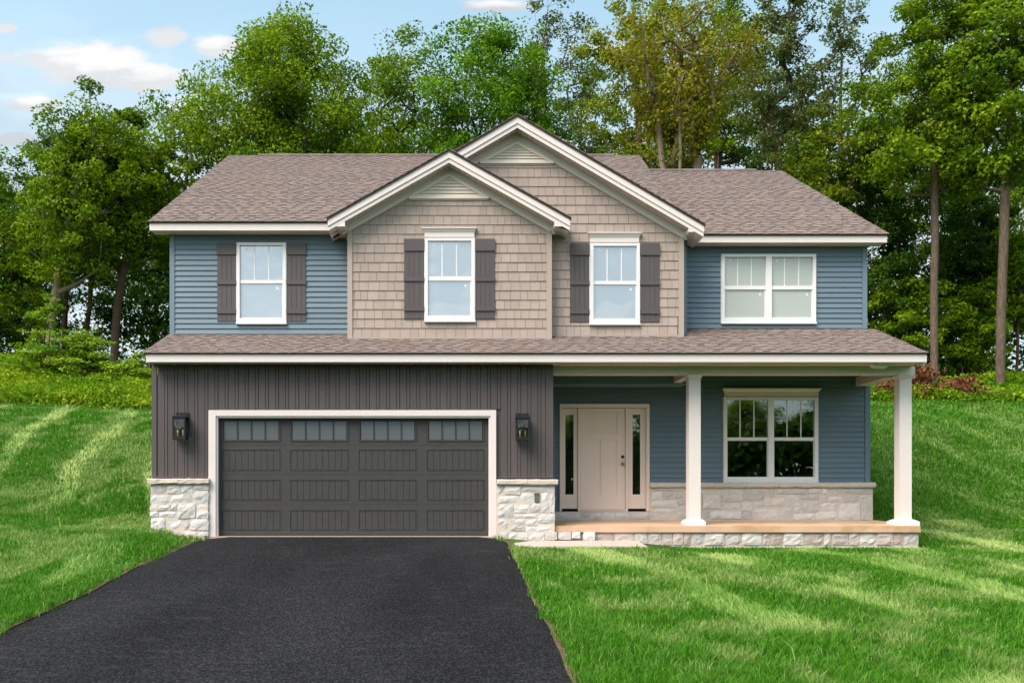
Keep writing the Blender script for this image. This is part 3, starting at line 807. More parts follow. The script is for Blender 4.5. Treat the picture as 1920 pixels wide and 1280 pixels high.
sk1 = P('shake_siding', MB().box(MX0 + 0.02, MX1 - 0.02, YM - 0.0005, YM + 0.004, zs(YM), zs(YM) + 2.1), 'shadowgap')
hM = win_rect(796.5, 890.5, 429, 604.5, YM); hB = win_rect(1105.5, 1199, 438, 610, YB)
tM = win_rect(758, 927, 449, 598, YM)
shakes(sk1, wx(661, YM) + 0.002, wx(1024.5, YM) - 0.002, zs(YM) + 0.03, wz(373, YM), YM, GS['xa'], GS['za'] - 0.375, GS['s'], [hM, tM], seed=3)
sk2 = P('shake_siding', MB().box(MX1 - 0.03, BX1 - 0.02, YB - 0.0005, YB + 0.004, zs(YB), zs(YB) + 2.0), 'shadowgap')
tB = win_rect(1069, 1235.5, 457.5, 604, YB)
zmid = zs(YB) + 0.03 + 0.1765 * 12
shakes(sk2, MX1 + 0.006, wx(1272, YB) - 0.002, zs(YB) + 0.03, zmid, YB, GB['xa'], GB['za'] - 0.375, GB['s'], [hB, tB], seed=5)
shakes(sk2, wx(880, YB), wx(1272, YB) - 0.002, zmid, wz(307.5, YB), YB, GB['xa'], GB['za'] - 0.375, GB['s'], [], seed=6)
shake_list.sort(key=lambda t: -t[0])
rest = {}
for i, (a, m_, par) in enumerate(shake_list):
    if i < 300: P('shake', m_, 'shake', par)
    else:
        r = rest.setdefault(par.name, (par, MB()))[1]
        r.add(m_.v, m_.f)
for nm, (par, m_) in rest.items():
    o = P('small_shakes', m_, 'shake', par); o['kind'] = 'stuff'

# ---- roofs
def shingles(name, O, U, V, ul0, vl, parent, seed, e=0.143, taper=0.0):
    """courses of laminated shingles on the plane O + u U + v V (V up the slope)"""
    rg = np.random.default_rng(seed)
    O, U, V = np.array(O, float), np.array(U, float), np.array(V, float)
    Nn = np.cross(U, V); Nn /= np.linalg.norm(Nn)
    m_ = MB()
    def slab(u0, u1, v0, v1, h0, h1, hb, tone):
        pts = []
        for (u, v, h) in ((u0, v0, hb), (u1, v0, hb), (u1, v1, hb), (u0, v1, hb), (u0, v0, h0), (u1, v0, h0), (u1, v1, h1), (u0, v1, h1)):
            pts.append(tuple(O + U * u + V * v + Nn * h))
        m_.add(pts, [(4, 5, 6, 7), (0, 1, 5, 4), (1, 2, 6, 5), (3, 0, 4, 7)], tone)
    n_ = int(math.ceil(vl / e))
    for i in range(n_):
        v0 = i * e; v1 = min(v0 + e + 0.02, vl)
        ul = ul0 - taper * (1 - i / n_)
        j = rg.uniform(-0.003, 0.003)
        u = -rg.uniform(0, 0.6)
        while u < ul:       # the lower layer, colour changing along the strip
            w = rg.uniform(0.35, 1.0)
            a, b = max(u, 0), min(u + w, ul)
            if b > a: slab(a, b, v0 + j, v1, 0.011, 0.002, -0.004, 0.34 + rg.normal(0, 0.09))
            u += w
        u = -rg.uniform(0, 0.3)
        while u < ul:       # the raised tabs
            w = rg.uniform(0.09, 0.24); g = rg.uniform(0.07, 0.17)
            a, b = max(u, 0), min(u + w, ul)
            if b > a + 0.01: slab(a, b, v0 + j, v1 - 0.018, 0.018, 0.008, 0.006, float(np.clip(0.64 + rg.normal(0, 0.10), 0.2, 1)))
            u += w + g
    o = P(name, m_, 'shingle', parent, True); o['kind'] = 'stuff'
    return o
def nrm(v): v = np.array(v, float); return v / np.linalg.norm(v)

# main left roof
cs = math.hypot(1, PITCH)
rf = P('roof', MB().prism_x([(EL_Y - 0.035, EL_Z - 0.03), (RIDGE_Y, zl(RIDGE_Y) - 0.005), (13.3, EL_Z - 0.02), (13.3, EL_Z - 0.14), (RIDGE_Y, zl(RIDGE_Y) - 0.17), (EL_Y + 0.0, EL_Z - 0.045)], XLE, -2.05)
       .prism_x([(RIDGE_Y, zl(RIDGE_Y) - 0.005), (13.3, EL_Z - 0.02), (13.3, EL_Z - 0.14), (RIDGE_Y, zl(RIDGE_Y) - 0.17)], -2.049, XLR)
       .hexa([(-2.049, 1.25, zl(1.25) - 0.05), (XLR - 0.41, 1.25, zl(1.25) - 0.05), (XLR, RIDGE_Y - 0.002, zl(RIDGE_Y) - 0.17), (-2.049, RIDGE_Y - 0.002, zl(RIDGE_Y) - 0.17),
              (-2.049, 1.25, zl(1.25) - 0.012), (XLR - 0.41, 1.25, zl(1.25) - 0.012), (XLR, RIDGE_Y - 0.002, zl(RIDGE_Y) - 0.012), (-2.049, RIDGE_Y - 0.002, zl(RIDGE_Y) - 0.012)]), 'drip')
shingles('shingles', (XLE - 0.015, EL_Y - 0.045, EL_Z - 0.02), (1, 0, 0), nrm((0, 1, PITCH)), -2.05 - XLE + 0.015, (RIDGE_Y - EL_Y + 0.045) * cs, rf, 1)
v4 = 4 * 0.143
shingles('shingles', (-2.05, EL_Y - 0.045 + v4 / cs, EL_Z - 0.02 + v4 * PITCH / cs), (1, 0, 0), nrm((0, 1, PITCH)), XLR + 2.05 + 0.015, (RIDGE_Y - EL_Y + 0.045) * cs - v4, rf, 21, taper=0.40)
m_ = MB()
x = XLE + 0.75
rg = random.Random(4)
while x < XLR - 0.9:
    w = rg.uniform(0.25, 0.3)
    m_.prism_x([(RIDGE_Y - 0.15, zl(RIDGE_Y) - 0.068), (RIDGE_Y, zl(RIDGE_Y) + 0.02), (RIDGE_Y + 0.15, zl(RIDGE_Y) - 0.068), (RIDGE_Y + 0.15, zl(RIDGE_Y) - 0.035), (RIDGE_Y, zl(RIDGE_Y) + 0.05 + rg.uniform(0, 0.006)), (RIDGE_Y - 0.15, zl(RIDGE_Y) - 0.035)][::-1], x, x + w - 0.004, rg.uniform(0.1, 0.4))
    x += w
P('ridge_cap', m_, 'shingle', rf, True)
# main right roof
rf2 = P('roof', MB().prism_x([(ER_Y - 0.035, ER_Z - 0.03), (RIDGE_Y, zr(RIDGE_Y) - 0.005), (12.8, ER_Z - 0.02), (12.8, ER_Z - 0.14), (RIDGE_Y, zr(RIDGE_Y) - 0.17), (ER_Y, ER_Z - 0.045)], 4.4, XRE), 'drip')
shingles('shingles', (4.4, ER_Y - 0.045, ER_Z - 0.02), (1, 0, 0), nrm((0, 1, PITCH)), XRE + 0.015 - 4.4, (RIDGE_Y - ER_Y + 0.045) * cs, rf2, 2)
m_ = MB(); x = XLR + 0.02
while x < XRE - 0.9:
    w = rg.uniform(0.25, 0.3); z_ = zr(RIDGE_Y)
    m_.prism_x([(RIDGE_Y - 0.15, z_ - 0.068), (RIDGE_Y, z_ + 0.02), (RIDGE_Y + 0.15, z_ - 0.068), (RIDGE_Y + 0.15, z_ - 0.035), (RIDGE_Y, z_ + 0.05 + rg.uniform(0, 0.006)), (RIDGE_Y - 0.15, z_ - 0.035)][::-1], x, x + w - 0.004, rg.uniform(0.1, 0.4))
    x += w
P('ridge_cap', m_, 'shingle', rf2, True)
# gable roofs
for g, sd_ in ((GS, 11), (GB, 13)):
    xa, za, s, w, Yf = g['xa'], g['za'], g['s'], g['w'], g['Yf']
    m_ = MB()
    yb = EL_Y + (za - EL_Z) / PITCH + 0.3
    for sg in (-1, 1):
        m_.prism_y([(xa, za - 0.006), (xa + sg * w, za - s * w - 0.006), (xa + sg * w, za - s * w - 0.035), (xa, za - 0.035)], Yf - 0.03, yb)
    r_ = P('roof', m_, 'drip')
    c2 = math.hypot(1, s)
    shingles('shingles', (xa - w - 0.02, yb, za - s * (w + 0.02)), (0, -1, 0), nrm((1, 0, s)), yb - Yf + 0.05, (w + 0.02) * c2, r_, sd_)
    shingles('shingles', (xa + w + 0.02, Yf - 0.05, za - s * (w + 0.02)), (0, 1, 0), nrm((-1, 0, s)), yb - Yf + 0.05, (w + 0.02) * c2, r_, sd_ + 1)
# shed roof over garage and porch
SX0, SX1 = wx(271, SH_Y), wx(1737.5, SH_Y)
c3 = math.hypot(1, SHP)
rf3 = P('shed_roof', MB().prism_x([(SH_Y - 0.03, SH_Z - 0.028), (YR + 0.02, zs(YR) - 0.012), (YR + 0.02, zs(YR) - 0.12), (SH_Y, SH_Z - 0.04)], SX0, SX1), 'drip')
shingles('shingles', (SX0 - 0.03, SH_Y - 0.04, SH_Z - 0.018), (1, 0, 0), nrm((0, 1, SHP)), SX1 - SX0 + 0.045, (YR - SH_Y + 0.02) * c3, rf3, 3)
P('flashing', MB().box(wx(329, YL), MX0, YL - 0.03, YL - 0.018, zs(YL) - 0.005, zs(YL) + 0.010), 'drip')
P('flashing', MB().box(BX1 + 0.006, wx(1615, YR), YR - 0.03, YR - 0.018, zs(YR) - 0.005, zs(YR) + 0.010), 'drip')

# ---- fascias and soffits
P('fascia', MB().box(wx(280.5, EL_Y), wx(622, EL_Y), EL_Y - 0.005, EL_Y + 0.03, wz(432, EL_Y), wz(417, EL_Y)), 'trim')
P('fascia', MB().box(wx(1281, ER_Y), wx(1663, ER_Y), ER_Y - 0.005, ER_Y + 0.03, wz(454.5, ER_Y), wz(441, ER_Y)), 'trim')
P('fascia', MB().box(wx(274, SH_Y), wx(1737.5, SH_Y), SH_Y - 0.005, SH_Y + 0.03, FS_B, FS_T), 'trim')
def soffit(x0, x1, y0, y1, z):
    m_ = MB(); x = x0; i = 0
    while x < x1:
        b = min(x + 0.098, x1)
        m_.box(x + 0.002, b - 0.003, y0, y1, z, z + 0.012); x += 0.098
    o = P('soffit', m_, 'soffit'); o['kind'] = 'stuff'
    P('soffit_backing', MB().box(x0, x1, y0, y1, z + 0.013, z + 0.02), 'drip')
zfL, zfR = wz(432, EL_Y) + 0.006, wz(454.5, ER_Y) + 0.006
soffit(wx(281, EL_Y), MX0 - 0.01, EL_Y + 0.031, YL - 0.001, zfL)
soffit(BX1 + 0.01, wx(1662.5, ER_Y), ER_Y + 0.031, YR - 0.001, zfR)
soffit(wx(275, SH_Y), wx(1737, SH_Y), SH_Y + 0.031, -0.017, FS_B + 0.006)
soffit(XG + 0.002, wx(1737, SH_Y), -0.016, 0.205, FS_B + 0.006)
# left and right rake boards, seen from the side only
for (xx, yy, zz, ye, y_end) in ((XLE, EL_Y, EL_Z, RIDGE_Y, 13.2), (XRE, ER_Y, ER_Z, RIDGE_Y, 12.7)):
    m_ = MB(); f_ = zl if xx < 0 else zr
    x0, x1 = (xx + 0.012, xx + 0.03) if xx < 0 else (xx - 0.03, xx - 0.012)
    m_.prism_x([(yy + 0.03, f_(yy + 0.03) - 0.04), (RIDGE_Y, f_(RIDGE_Y) - 0.02), (y_end, zz + 0.03), (y_end, zz - 0.13), (RIDGE_Y, f_(RIDGE_Y) - 0.19), (yy + 0.03, f_(yy + 0.03) - 0.20)], x0, x1)
    P('rake_board', m_, 'trim')
    xw = XL if xx < 0 else XR
    m_ = MB()
    m_.prism_x([(yy + 0.03, f_(yy + 0.03) - 0.165), (RIDGE_Y, f_(RIDGE_Y) - 0.175), (y_end, zz - 0.12), (y_end, zz - 0.135), (RIDGE_Y, f_(RIDGE_Y) - 0.19), (yy + 0.03, f_(yy + 0.03) - 0.18)], min(x0, xw), max(x1, xw))
    P('rake_soffit', m_, 'soffit')
P('shed_end', MB().prism_x([(SH_Y + 0.031, FS_B), (SH_Y + 0.031, FS_T - 0.01), (YL, zs(YL) - 0.07), (YL, FS_B)], wx(275, SH_Y), wx(275, SH_Y) + 0.02).prism_x([(SH_Y + 0.031, FS_B), (SH_Y + 0.031, FS_T - 0.01), (YR, zs(YR) - 0.07), (YR, FS_B)], wx(1735, SH_Y), wx(1737, SH_Y)), 'trim')

# ---- porch: beam, posts, slab, ceiling
YBM = 0.21
bzb, bzt = wz(701.3, YBM), FS_B + 0.004
bxr = wx(1716, YBM)
P('porch_beam', MB().box(XG + 0.003, bxr, YBM, YBM + 0.21, bzb, bzt), 'trim')
zcb = wz(723.5, YR)
for (a, b) in ((wx(1251, YR), wx(1264.5, YR)), (wx(1603.5, YR), wx(1628, YR))):
    m_ = MB(); zb0 = bzb - 0.03
    m_.box(a, b, YBM + 0.215, YR - 0.02, min(zcb, zb0), bzt)
    P('cross_beam', m_, 'trim')
for i in range(11):      # unseen open rafters, added dark to deepen shade on the porch wall
    xr_ = XG + 0.25 + (bxr - XG - 0.5) * i / 10
    P('unseen_dark_rafter', MB().prism_x([(YBM + 0.215, zs(YBM + 0.215) - 0.13), (YR - 0.02, zs(YR) - 0.13), (YR - 0.02, zs(YR) - 0.27), (YBM + 0.215, zs(YBM + 0.215) - 0.27)], xr_ - 0.02, xr_ + 0.02), 'drip')
P('beam_blocking', MB().box(XG + 0.003, bxr, YBM + 0.17, YBM + 0.209, bzt + 0.001, zs(YBM) - 0.13), 'drip')
def slab_z(y): return 0.197 + (0.272 - 0.197) * y / YR
def post(xf0, xf1, bx0, bx1, cx0, cx1):
    Y0 = YBM + 0.005; dpt = 0.205
    X0, X1 = wx(xf0, Y0), wx(xf1, Y0)
    B0, B1, C0, C1 = wx(bx0, Y0), wx(bx1, Y0), wx(cx0, Y0), wx(cx1, Y0)
    eb = (B1 - B0 - (X1 - X0)) / 2; ec = (C1 - C0 - (X1 - X0)) / 2
    zc = wz(710.5, Y0); zbm = bzb
    z0 = slab_z(Y0 - eb) - 0.004
    p = P('porch_post', MB().box(X0, X1, Y0, Y0 + dpt, z0 + 0.11, zc), 'trim')
    P('post_cap', MB().box(X0 - 0.006, X1 + 0.006, Y0 - 0.006, Y0 + dpt + 0.006, zc - 0.004, zc + 0.012)
      .frustum((X0 - 0.004, X1 + 0.004, Y0 - 0.004, Y0 + dpt + 0.004), zc + 0.013, (X0 - ec, X1 + ec, Y0 - ec, Y0 + dpt + ec), zbm - 0.02)
      .box(X0 - ec, X1 + ec, Y0 - ec, Y0 + dpt + ec, zbm - 0.0195, zbm - 0.001), 'trim', p)
    P('post_base', MB().box(X0 - eb, X1 + eb, Y0 - eb, Y0 + dpt + eb, z0, z0 + 0.072)
      .frustum((X0 - eb + 0.004, X1 + eb - 0.004, Y0 - eb + 0.004, Y0 + dpt + eb - 0.004), z0 + 0.073, (X0 - 0.022, X1 + 0.022, Y0 - 0.022, Y0 + dpt + 0.022), z0 + 0.112), 'window_white', p)
post(1291.8, 1313.8, 1285.8, 1323, 1289.5, 1319)
post(1687, 1709.5, 1677, 1720, 1683, 1714)
SX_R = wx(1725.5, 0)
mb = MB()
mb.hexa([(XG + 0.004, -0.02, 0.085), (SX_R, -0.02, 0.085), (SX_R, YR, 0.085), (XG + 0.004, YR, 0.085), (XG + 0.004, -0.012, 0.196), (SX_R - 0.008, -0.012, 0.196), (SX_R - 0.008, YR, 0.272), (XG + 0.004, YR, 0.272)])
P('porch_slab', mb, 'slab')
P('porch_foundation', MB().box(XG + 0.02, SX_R - 0.05, 0.06, YR - 0.01, -0.5, 0.083), 'mortar')

# ---- stone veneer
def stone_mesh(x0, x1, z0, z1, Yf, depth, rg, wrap=0.0):
    """one split-face stone: chamfered block with an uneven face"""
    nx = max(2, min(5, int((x1 - x0) / 0.06))); nz = max(2, min(4, int((z1 - z0) / 0.05)))
    m_ = MB(); vs = []; fs = []
    cx, cz = (x0 + x1) / 2, (z0 + z1) / 2
    tx, tz = rg.uniform(-0.1, 0.1), rg.uniform(-0.25, 0.1)
    for j in range(nz + 1):
        for i in range(nx + 1):
            u, v = i / nx, j / nz
            x = x0 + (x1 - x0) * u; z = z0 + (z1 - z0) * v
            edge = i in (0, nx) or j in (0, nz)
            if edge:
                y = Yf + rg.uniform(0.001, 0.007)
                x += rg.uniform(-0.006, 0.006); z += rg.uniform(-0.007, 0.007)
            else:
                x += rg.uniform(-0.012, 0.012); z += rg.uniform(-0.01, 0.01)
                y = Yf - rg.uniform(0.0, 0.015) + tx * (x - cx) * 0.5 + tz * (z - cz) * 0.5
            if (i in (0, nx)) and (j in (0, nz)):
                x += (0.006 if i == 0 else -0.006); z += (0.004 if j == 0 else -0.004)
            vs.append((x, y, z))
    w = nx + 1
    for j in range(nz):
        for i in range(nx):
            a = j * w + i
            fs.append((a, a + 1, a + w + 1, a + w))
    ring = [i for i in range(w)] + [j * w + nx for j in range(1, nz + 1)] + [nz * w + i for i in range(nx - 1, -1, -1)] + [j * w for j in range(nz - 1, 0, -1)]
    k = len(vs)
    for r in ring:
        p = vs[r]; vs.append((p[0], Yf + depth, p[2]))
    n = len(ring)
    for i in range(n):
        fs.append((ring[(i + 1) % n], ring[i], k + i, k + (i + 1) % n))
    return m_.add(vs, fs)

def veneer(rect_list, Yf, back, mats, seed, backs):
    rg = random.Random(seed)
    vb = MB()
    for b in backs: vb.box(*b)
    vo = P('stone_veneer', vb, 'mortar')
    for (x0, x1, z0, z1) in rect_list:
        g = 0.007
        if x1 - x0 < 0.03 or z1 - z0 < 0.025: continue
        P('stone', stone_mesh(x0 + g, x1 - g, z0 + g, z1 - g, Yf + rg.uniform(-0.012, 0.008), back, rg), rg.choice(mats), vo)
    return vo
def ashlar(x0, x1, z0, z1, rg, hs=(0.10, 0.13, 0.16, 0.2), ws=(0.13, 0.34)):
    """coursed, with some stones spanning two half courses"""
    out = []
    z = z1
    while z - z0 > 0.04:
        h = rg.choice(hs)
        if z - h - z0 < 0.06: h = z - z0
        x = x0
        while x1 - x > 0.02:
            w = rg.uniform(*ws)
            if x1 - x - w < 0.09: w = x1 - x
            if h > 0.15 and w > 0.16 and rg.random() < 0.45:
                t = h * rg.uniform(0.4, 0.6)
                out += [(x, x + w, z - t, z)]
                if w > 0.27 and rg.random() < 0.5:
                    c = x + w * rg.uniform(0.35, 0.65)
                    out += [(x, c, z - h, z - t), (c, x + w, z - h, z - t)]
                else: out += [(x, x + w, z - h, z - t)]
            else: out.append((x, x + w, z - h, z))
            x += w
        z -= h
    return out
YS = -0.085     # stone face of the garage piers
def R4(x0, x1, yt, yb, Y=YS): return (wx(x0, Y), wx(x1, Y), wz(yb, Y), wz(yt, Y))
left_stones = [R4(*r) for r in [(281, 312, 907, 926), (312, 338, 907, 926), (338, 362, 907, 926), (362, 391.5, 907, 919), (281, 319, 926, 946), (319, 346, 926, 943), (346, 361, 926, 943), (361, 391.5, 919, 943),
    (280, 320, 946, 957), (280, 297, 957, 969), (297, 332, 957, 970), (320, 332, 943, 957), (332, 367, 943, 972), (367, 391.5, 943, 956), (367, 391.5, 956, 972), (282, 310, 970, 994), (310, 343, 972, 994), (343, 356, 972, 994), (356, 391.5, 972, 994)]]
left_stones += ashlar(wx(284, YS), wx(391.5, YS), -0.35, wz(995, YS), random.Random(2))
right_stones = [R4(*r) for r in [(931.5, 945, 910, 927), (945, 977, 910, 927), (977, 1041, 910, 922), (931.5, 973, 927, 945), (975, 1000, 922, 941), (1014, 1030, 922, 941), (1029, 1041, 922, 961), (931.5, 963, 945, 970), (963, 994, 945, 962), (994, 1029, 941, 961),
    (963, 1008, 962, 972), (1008, 1041, 961, 980), (931.5, 956, 970, 996), (956, 985, 972, 995), (985, 1008, 972, 985), (985, 1036, 985, 997), (932, 952, 997, 1013), (952, 970, 997, 1012), (970, 990, 998, 1014), (990, 1021, 999, 1013),
    (1021, 1046, 996, 1012), (1046, 1072, 996, 1012), (1072, 1089, 996, 1010), (1093, 1117, 996, 1013)]]
bz = wz(907, YS)
veneer(left_stones, YS, 0.05, ['stone', 'stone', 'stone', 'stone_grey'], 5, [(wx(283, YS), GX0 - 0.001, YS + 0.007, 0.011, -0.35, bz)])
veneer(right_stones, YS, 0.05, ['stone', 'stone', 'stone', 'stone_grey'], 6, [(GX1 + 0.001, wx(1040, YS), YS + 0.007, 0.011, -0.35, bz), (wx(1040, YS) - 0.12, wx(1040, YS), 0.0111, YR - 0.04, -0.3, bz)])
P('outlet_box', MB().box(wx(1002, YS), wx(1011, YS), YS - 0.02, YS + 0.02, wz(940.5, YS), wz(925, YS)).box(wx(1001.4, YS), wx(1011.6, YS), YS - 0.03, YS + 0.02, wz(925, YS), wz(923.8, YS)), 'plastic')
def cap(x0, x1, yt, yb, Y, yback, over, seed):
    rg = random.Random(seed)
    X0, X1, zb, zt = wx(x0, Y), wx(x1, Y), wz(yb, Y), wz(yt, Y)
    n_ = max(1, round((X1 - X0) / 0.62))
    for i in range(n_):
        a, b = X0 + (X1 - X0) * i / n_, X0 + (X1 - X0) * (i + 1) / n_
        k = 6; m_ = MB(); vs = []; fs = []
        prof = [(yback, zb), (Y + 0.004, zb), (Y - 0.006, zb + 0.022), (Y - 0.003, zt - 0.016), (Y + 0.012, zt - 0.002), (yback, zt)]
        for q in range(k + 1):
            x = a + 0.002 + (b - a - 0.004) * q / k
            for (yy, zz) in prof: vs.append((x, yy + (rg.uniform(-0.006, 0.006) if yy < yback else 0), zz + (rg.uniform(-0.004, 0.004) if yy < yback - 0.01 else 0)))
        n = len(prof)
        for q in range(k):
            for t in range(n):
                fs.append((q * n + t, (q + 1) * n + t, (q + 1) * n + (t + 1) % n, q * n + (t + 1) % n))
        fs += [tuple(range(n)), tuple(range(k * n + n - 1, k * n - 1, -1))]
        P('stone_cap', m_.add(vs, fs), 'cap')
cap(275.5, 391.3, 896.5, 906.5, YS - 0.05, 0.005, 0, 1)
cap(931.3, 1046.5, 898, 908.5, YS - 0.05, 0.005, 0, 2)
YPS = YR - 0.075
rg = random.Random(21)
prow = [(1221, 1284, 913, 920), (1284, 1345, 913, 921), (1221, 1242, 921, 937), (1242, 1263, 921, 937), (1263, 1286, 921, 937), (1286, 1317, 921, 955), (1221, 1271, 937, 951), (1223, 1271, 951, 971), (1271, 1294, 946, 971), (1271, 1286, 937, 946),
        (1294, 1317, 955, 973), (1317, 1352, 926, 954), (1345, 1366, 913, 926), (1366, 1392, 913, 926), (1353, 1394, 926, 940), (1394, 1434, 913, 938), (1353, 1388, 940, 957), (1390, 1411, 940, 958), (1332, 1390, 957, 973), (1317, 1332, 955, 973), (1411, 1434, 938, 952), (1411, 1462, 952, 973),
        (1390, 1411, 958, 973), (1434, 1473, 933, 949), (1434, 1454, 914, 933), (1454, 1515, 914, 926), (1475, 1503, 926, 949), (1462, 1487, 951, 974), (1503, 1534, 926, 937), (1515, 1541, 914, 925), (1487, 1503, 949, 961), (1487, 1529, 961, 974), (1504, 1537, 938, 961),
        (1541, 1552, 914, 926), (1534, 1552, 926, 941), (1552, 1580, 914, 930), (1539, 1571, 941, 957), (1529, 1571, 958, 974), (1580, 1634, 914, 926), (1552, 1580, 930, 940), (1580, 1611, 926, 943), (1571, 1613, 943, 974), (1611, 1634, 926, 937), (1613, 1634, 938, 975)]
pst = [R4(*r, Y=YPS) for r in prow]
pst += [R4(a, b, 959.5, 972, Y=YPS) for a, b in ((1042, 1088), (1088, 1105), (1105, 1128), (1128, 1154), (1154, 1180), (1180, 1221))]
veneer(pst, YPS, 0.05, ['stone_grey', 'stone_grey', 'stone_grey', 'stone'], 8, [(wx(1218.5, YPS), wx(1634, YPS), YPS + 0.007, YR + 0.011, 0.2, wz(912, YPS)), (XG, wx(1218, YPS), YPS + 0.012, YR + 0.009, 0.2, wz(958.6, YPS)),
                                                                               (wx(1632, YPS) - 0.06, wx(1637, YPS), YPS + 0.013, YR + 2.5, 0.0, wz(912, YPS))])
cap(1219, 1643, 904, 913, YPS - 0.05, YR - 0.001, 0, 3)
YPB = 0.02
base = []
x = 1119; rg = random.Random(9)
while x < 1722:
    w = rg.choice((14, 20, 26, 32, 38)); b = min(x + w, 1724)
    if 1724 - b < 12: b = 1724
    base.append(R4(x, b, 997, 1022, Y=YPB)); x = b
veneer(base, YPB, 0.05, ['stone_warm', 'stone_warm', 'stone_warm', 'stone_grey'], 12, [(wx(1040, YPB), wx(1722, YPB), YPB + 0.012, 0.058, -0.5, 0.082)])

# ---- garage door
m_ = MB()
m_.box(GX0, DX0 - 0.02, -0.045, 0.03, 0.0, GZT).box(DX1 + 0.02, GX1, -0.045, 0.03, 0.0, GZT).box(DX0 - 0.02, DX1 + 0.02, -0.045, 0.03, DZT + 0.02, GZT)
m_.box(DX0 - 0.0195, DX0 + 0.012, -0.02, 0.075, 0.001, DZT + 0.0195).box(DX1 - 0.012, DX1 + 0.0195, -0.02, 0.075, 0.001, DZT + 0.0195).box(DX0 + 0.012, DX1 - 0.012, -0.02, 0.075, DZT - 0.012, DZT + 0.0195)
P('garage_door_trim', m_, 'trim')
YD = 0.085
gd = P('garage_door', MB().box(DX0 + 0.002, DX1 - 0.002, YD + 0.028, YD + 0.05, 0.016, DZT - 0.002).box(DX0 + 0.002, DX1 - 0.002, YD + 0.004, YD + 0.0275, 0.016, 0.045), 'gdoor')
cols = [(416, 526.5), (543.6, 654), (672, 781.5), (800, 908.5)]
secs = [(783, 834, 786, 827.5), (834, 889, 842, 881.5), (889, 945, 898.5, 937.5), (945, 1001, 955, 993.5)]
for si, (st, sb, pt, pb) in enumerate(secs):
    zt, zb, zpt, zpb = wz(st, YD) - 0.002, wz(sb, YD) + 0.002, wz(pt, YD), wz(pb, YD)
    m_ = MB().box(DX0 + 0.002, DX1 - 0.002, YD, YD + 0.027, zpt, zt).box(DX0 + 0.002, DX1 - 0.002, YD, YD + 0.027, zb, zpb)
    xs = [DX0 + 0.002] + [v for a, b in cols for v in (wx(a, YD), wx(b, YD))] + [DX1 - 0.002]
    for i in range(0, len(xs), 2): m_.box(xs[i], xs[i + 1], YD, YD + 0.027, zpb, zpt)
    P('door_section', m_, 'gdoor', gd)
    for (a, b) in cols:
        a, b = wx(a, YD), wx(b, YD)
        if si == 0:
            q = MB(); e = 0.032
            q.box(a, b, YD - 0.010, YD + 0.02, zpt - e, zpt).box(a, b, YD - 0.010, YD + 0.02, zpb, zpb + e).box(a, a + e, YD - 0.010, YD + 0.02, zpb + e, zpt - e).box(b - e, b, YD - 0.010, YD + 0.02, zpb + e, zpt - e)
            for k in (1, 2, 3):
                xm = a + e + (b - a - 2 * e) * k / 4
                q.box(xm - 0.011, xm + 0.011, YD - 0.006, YD + 0.02, zpb + e, zpt - e)
            P('window_grille', q, 'gframe', gd)
            for k in range(4):
                x0 = a + e + (b - a - 2 * e) * k / 4 + 0.0115; x1 = a + e + (b - a - 2 * e) * (k + 1) / 4 - 0.0115
                P('pane', MB().box(x0, x1, YD + 0.008, YD + 0.012, zpb + e, zpt - e), 'frost', gd)
        else:
            q = MB(); n_ = 9; e = 0.012
            for (u0, u1, v0, v1) in ((a, b, zpt - e, zpt), (a, b, zpb, zpb + e)): q.box(u0, u1, YD - 0.006, YD + 0.02, v0, v1)
            q.box(a, a + e, YD - 0.006, YD + 0.02, zpb + e, zpt - e).box(b - e, b, YD - 0.006, YD + 0.02, zpb + e, zpt - e)
            for k in range(n_):
                x0 = a + e + 0.004 + (b - a - 2 * e - 0.008) * k / n_; x1 = a + e + 0.004 + (b - a - 2 * e - 0.008) * (k + 1) / n_
                q.hexa([(x0 + 0.003, YD + 0.003, zpb + e + 0.004), (x1 - 0.003, YD + 0.003, zpb + e + 0.004), (x1, YD + 0.016, zpb + e + 0.002), (x0, YD + 0.016, zpb + e + 0.002),
                        (x0 + 0.003, YD + 0.003, zpt - e - 0.004), (x1 - 0.003, YD + 0.003, zpt - e - 0.004), (x1, YD + 0.016, zpt - e - 0.002), (x0, YD + 0.016, zpt - e - 0.002)])
            P('planked_panel', q, 'gdoor', gd)

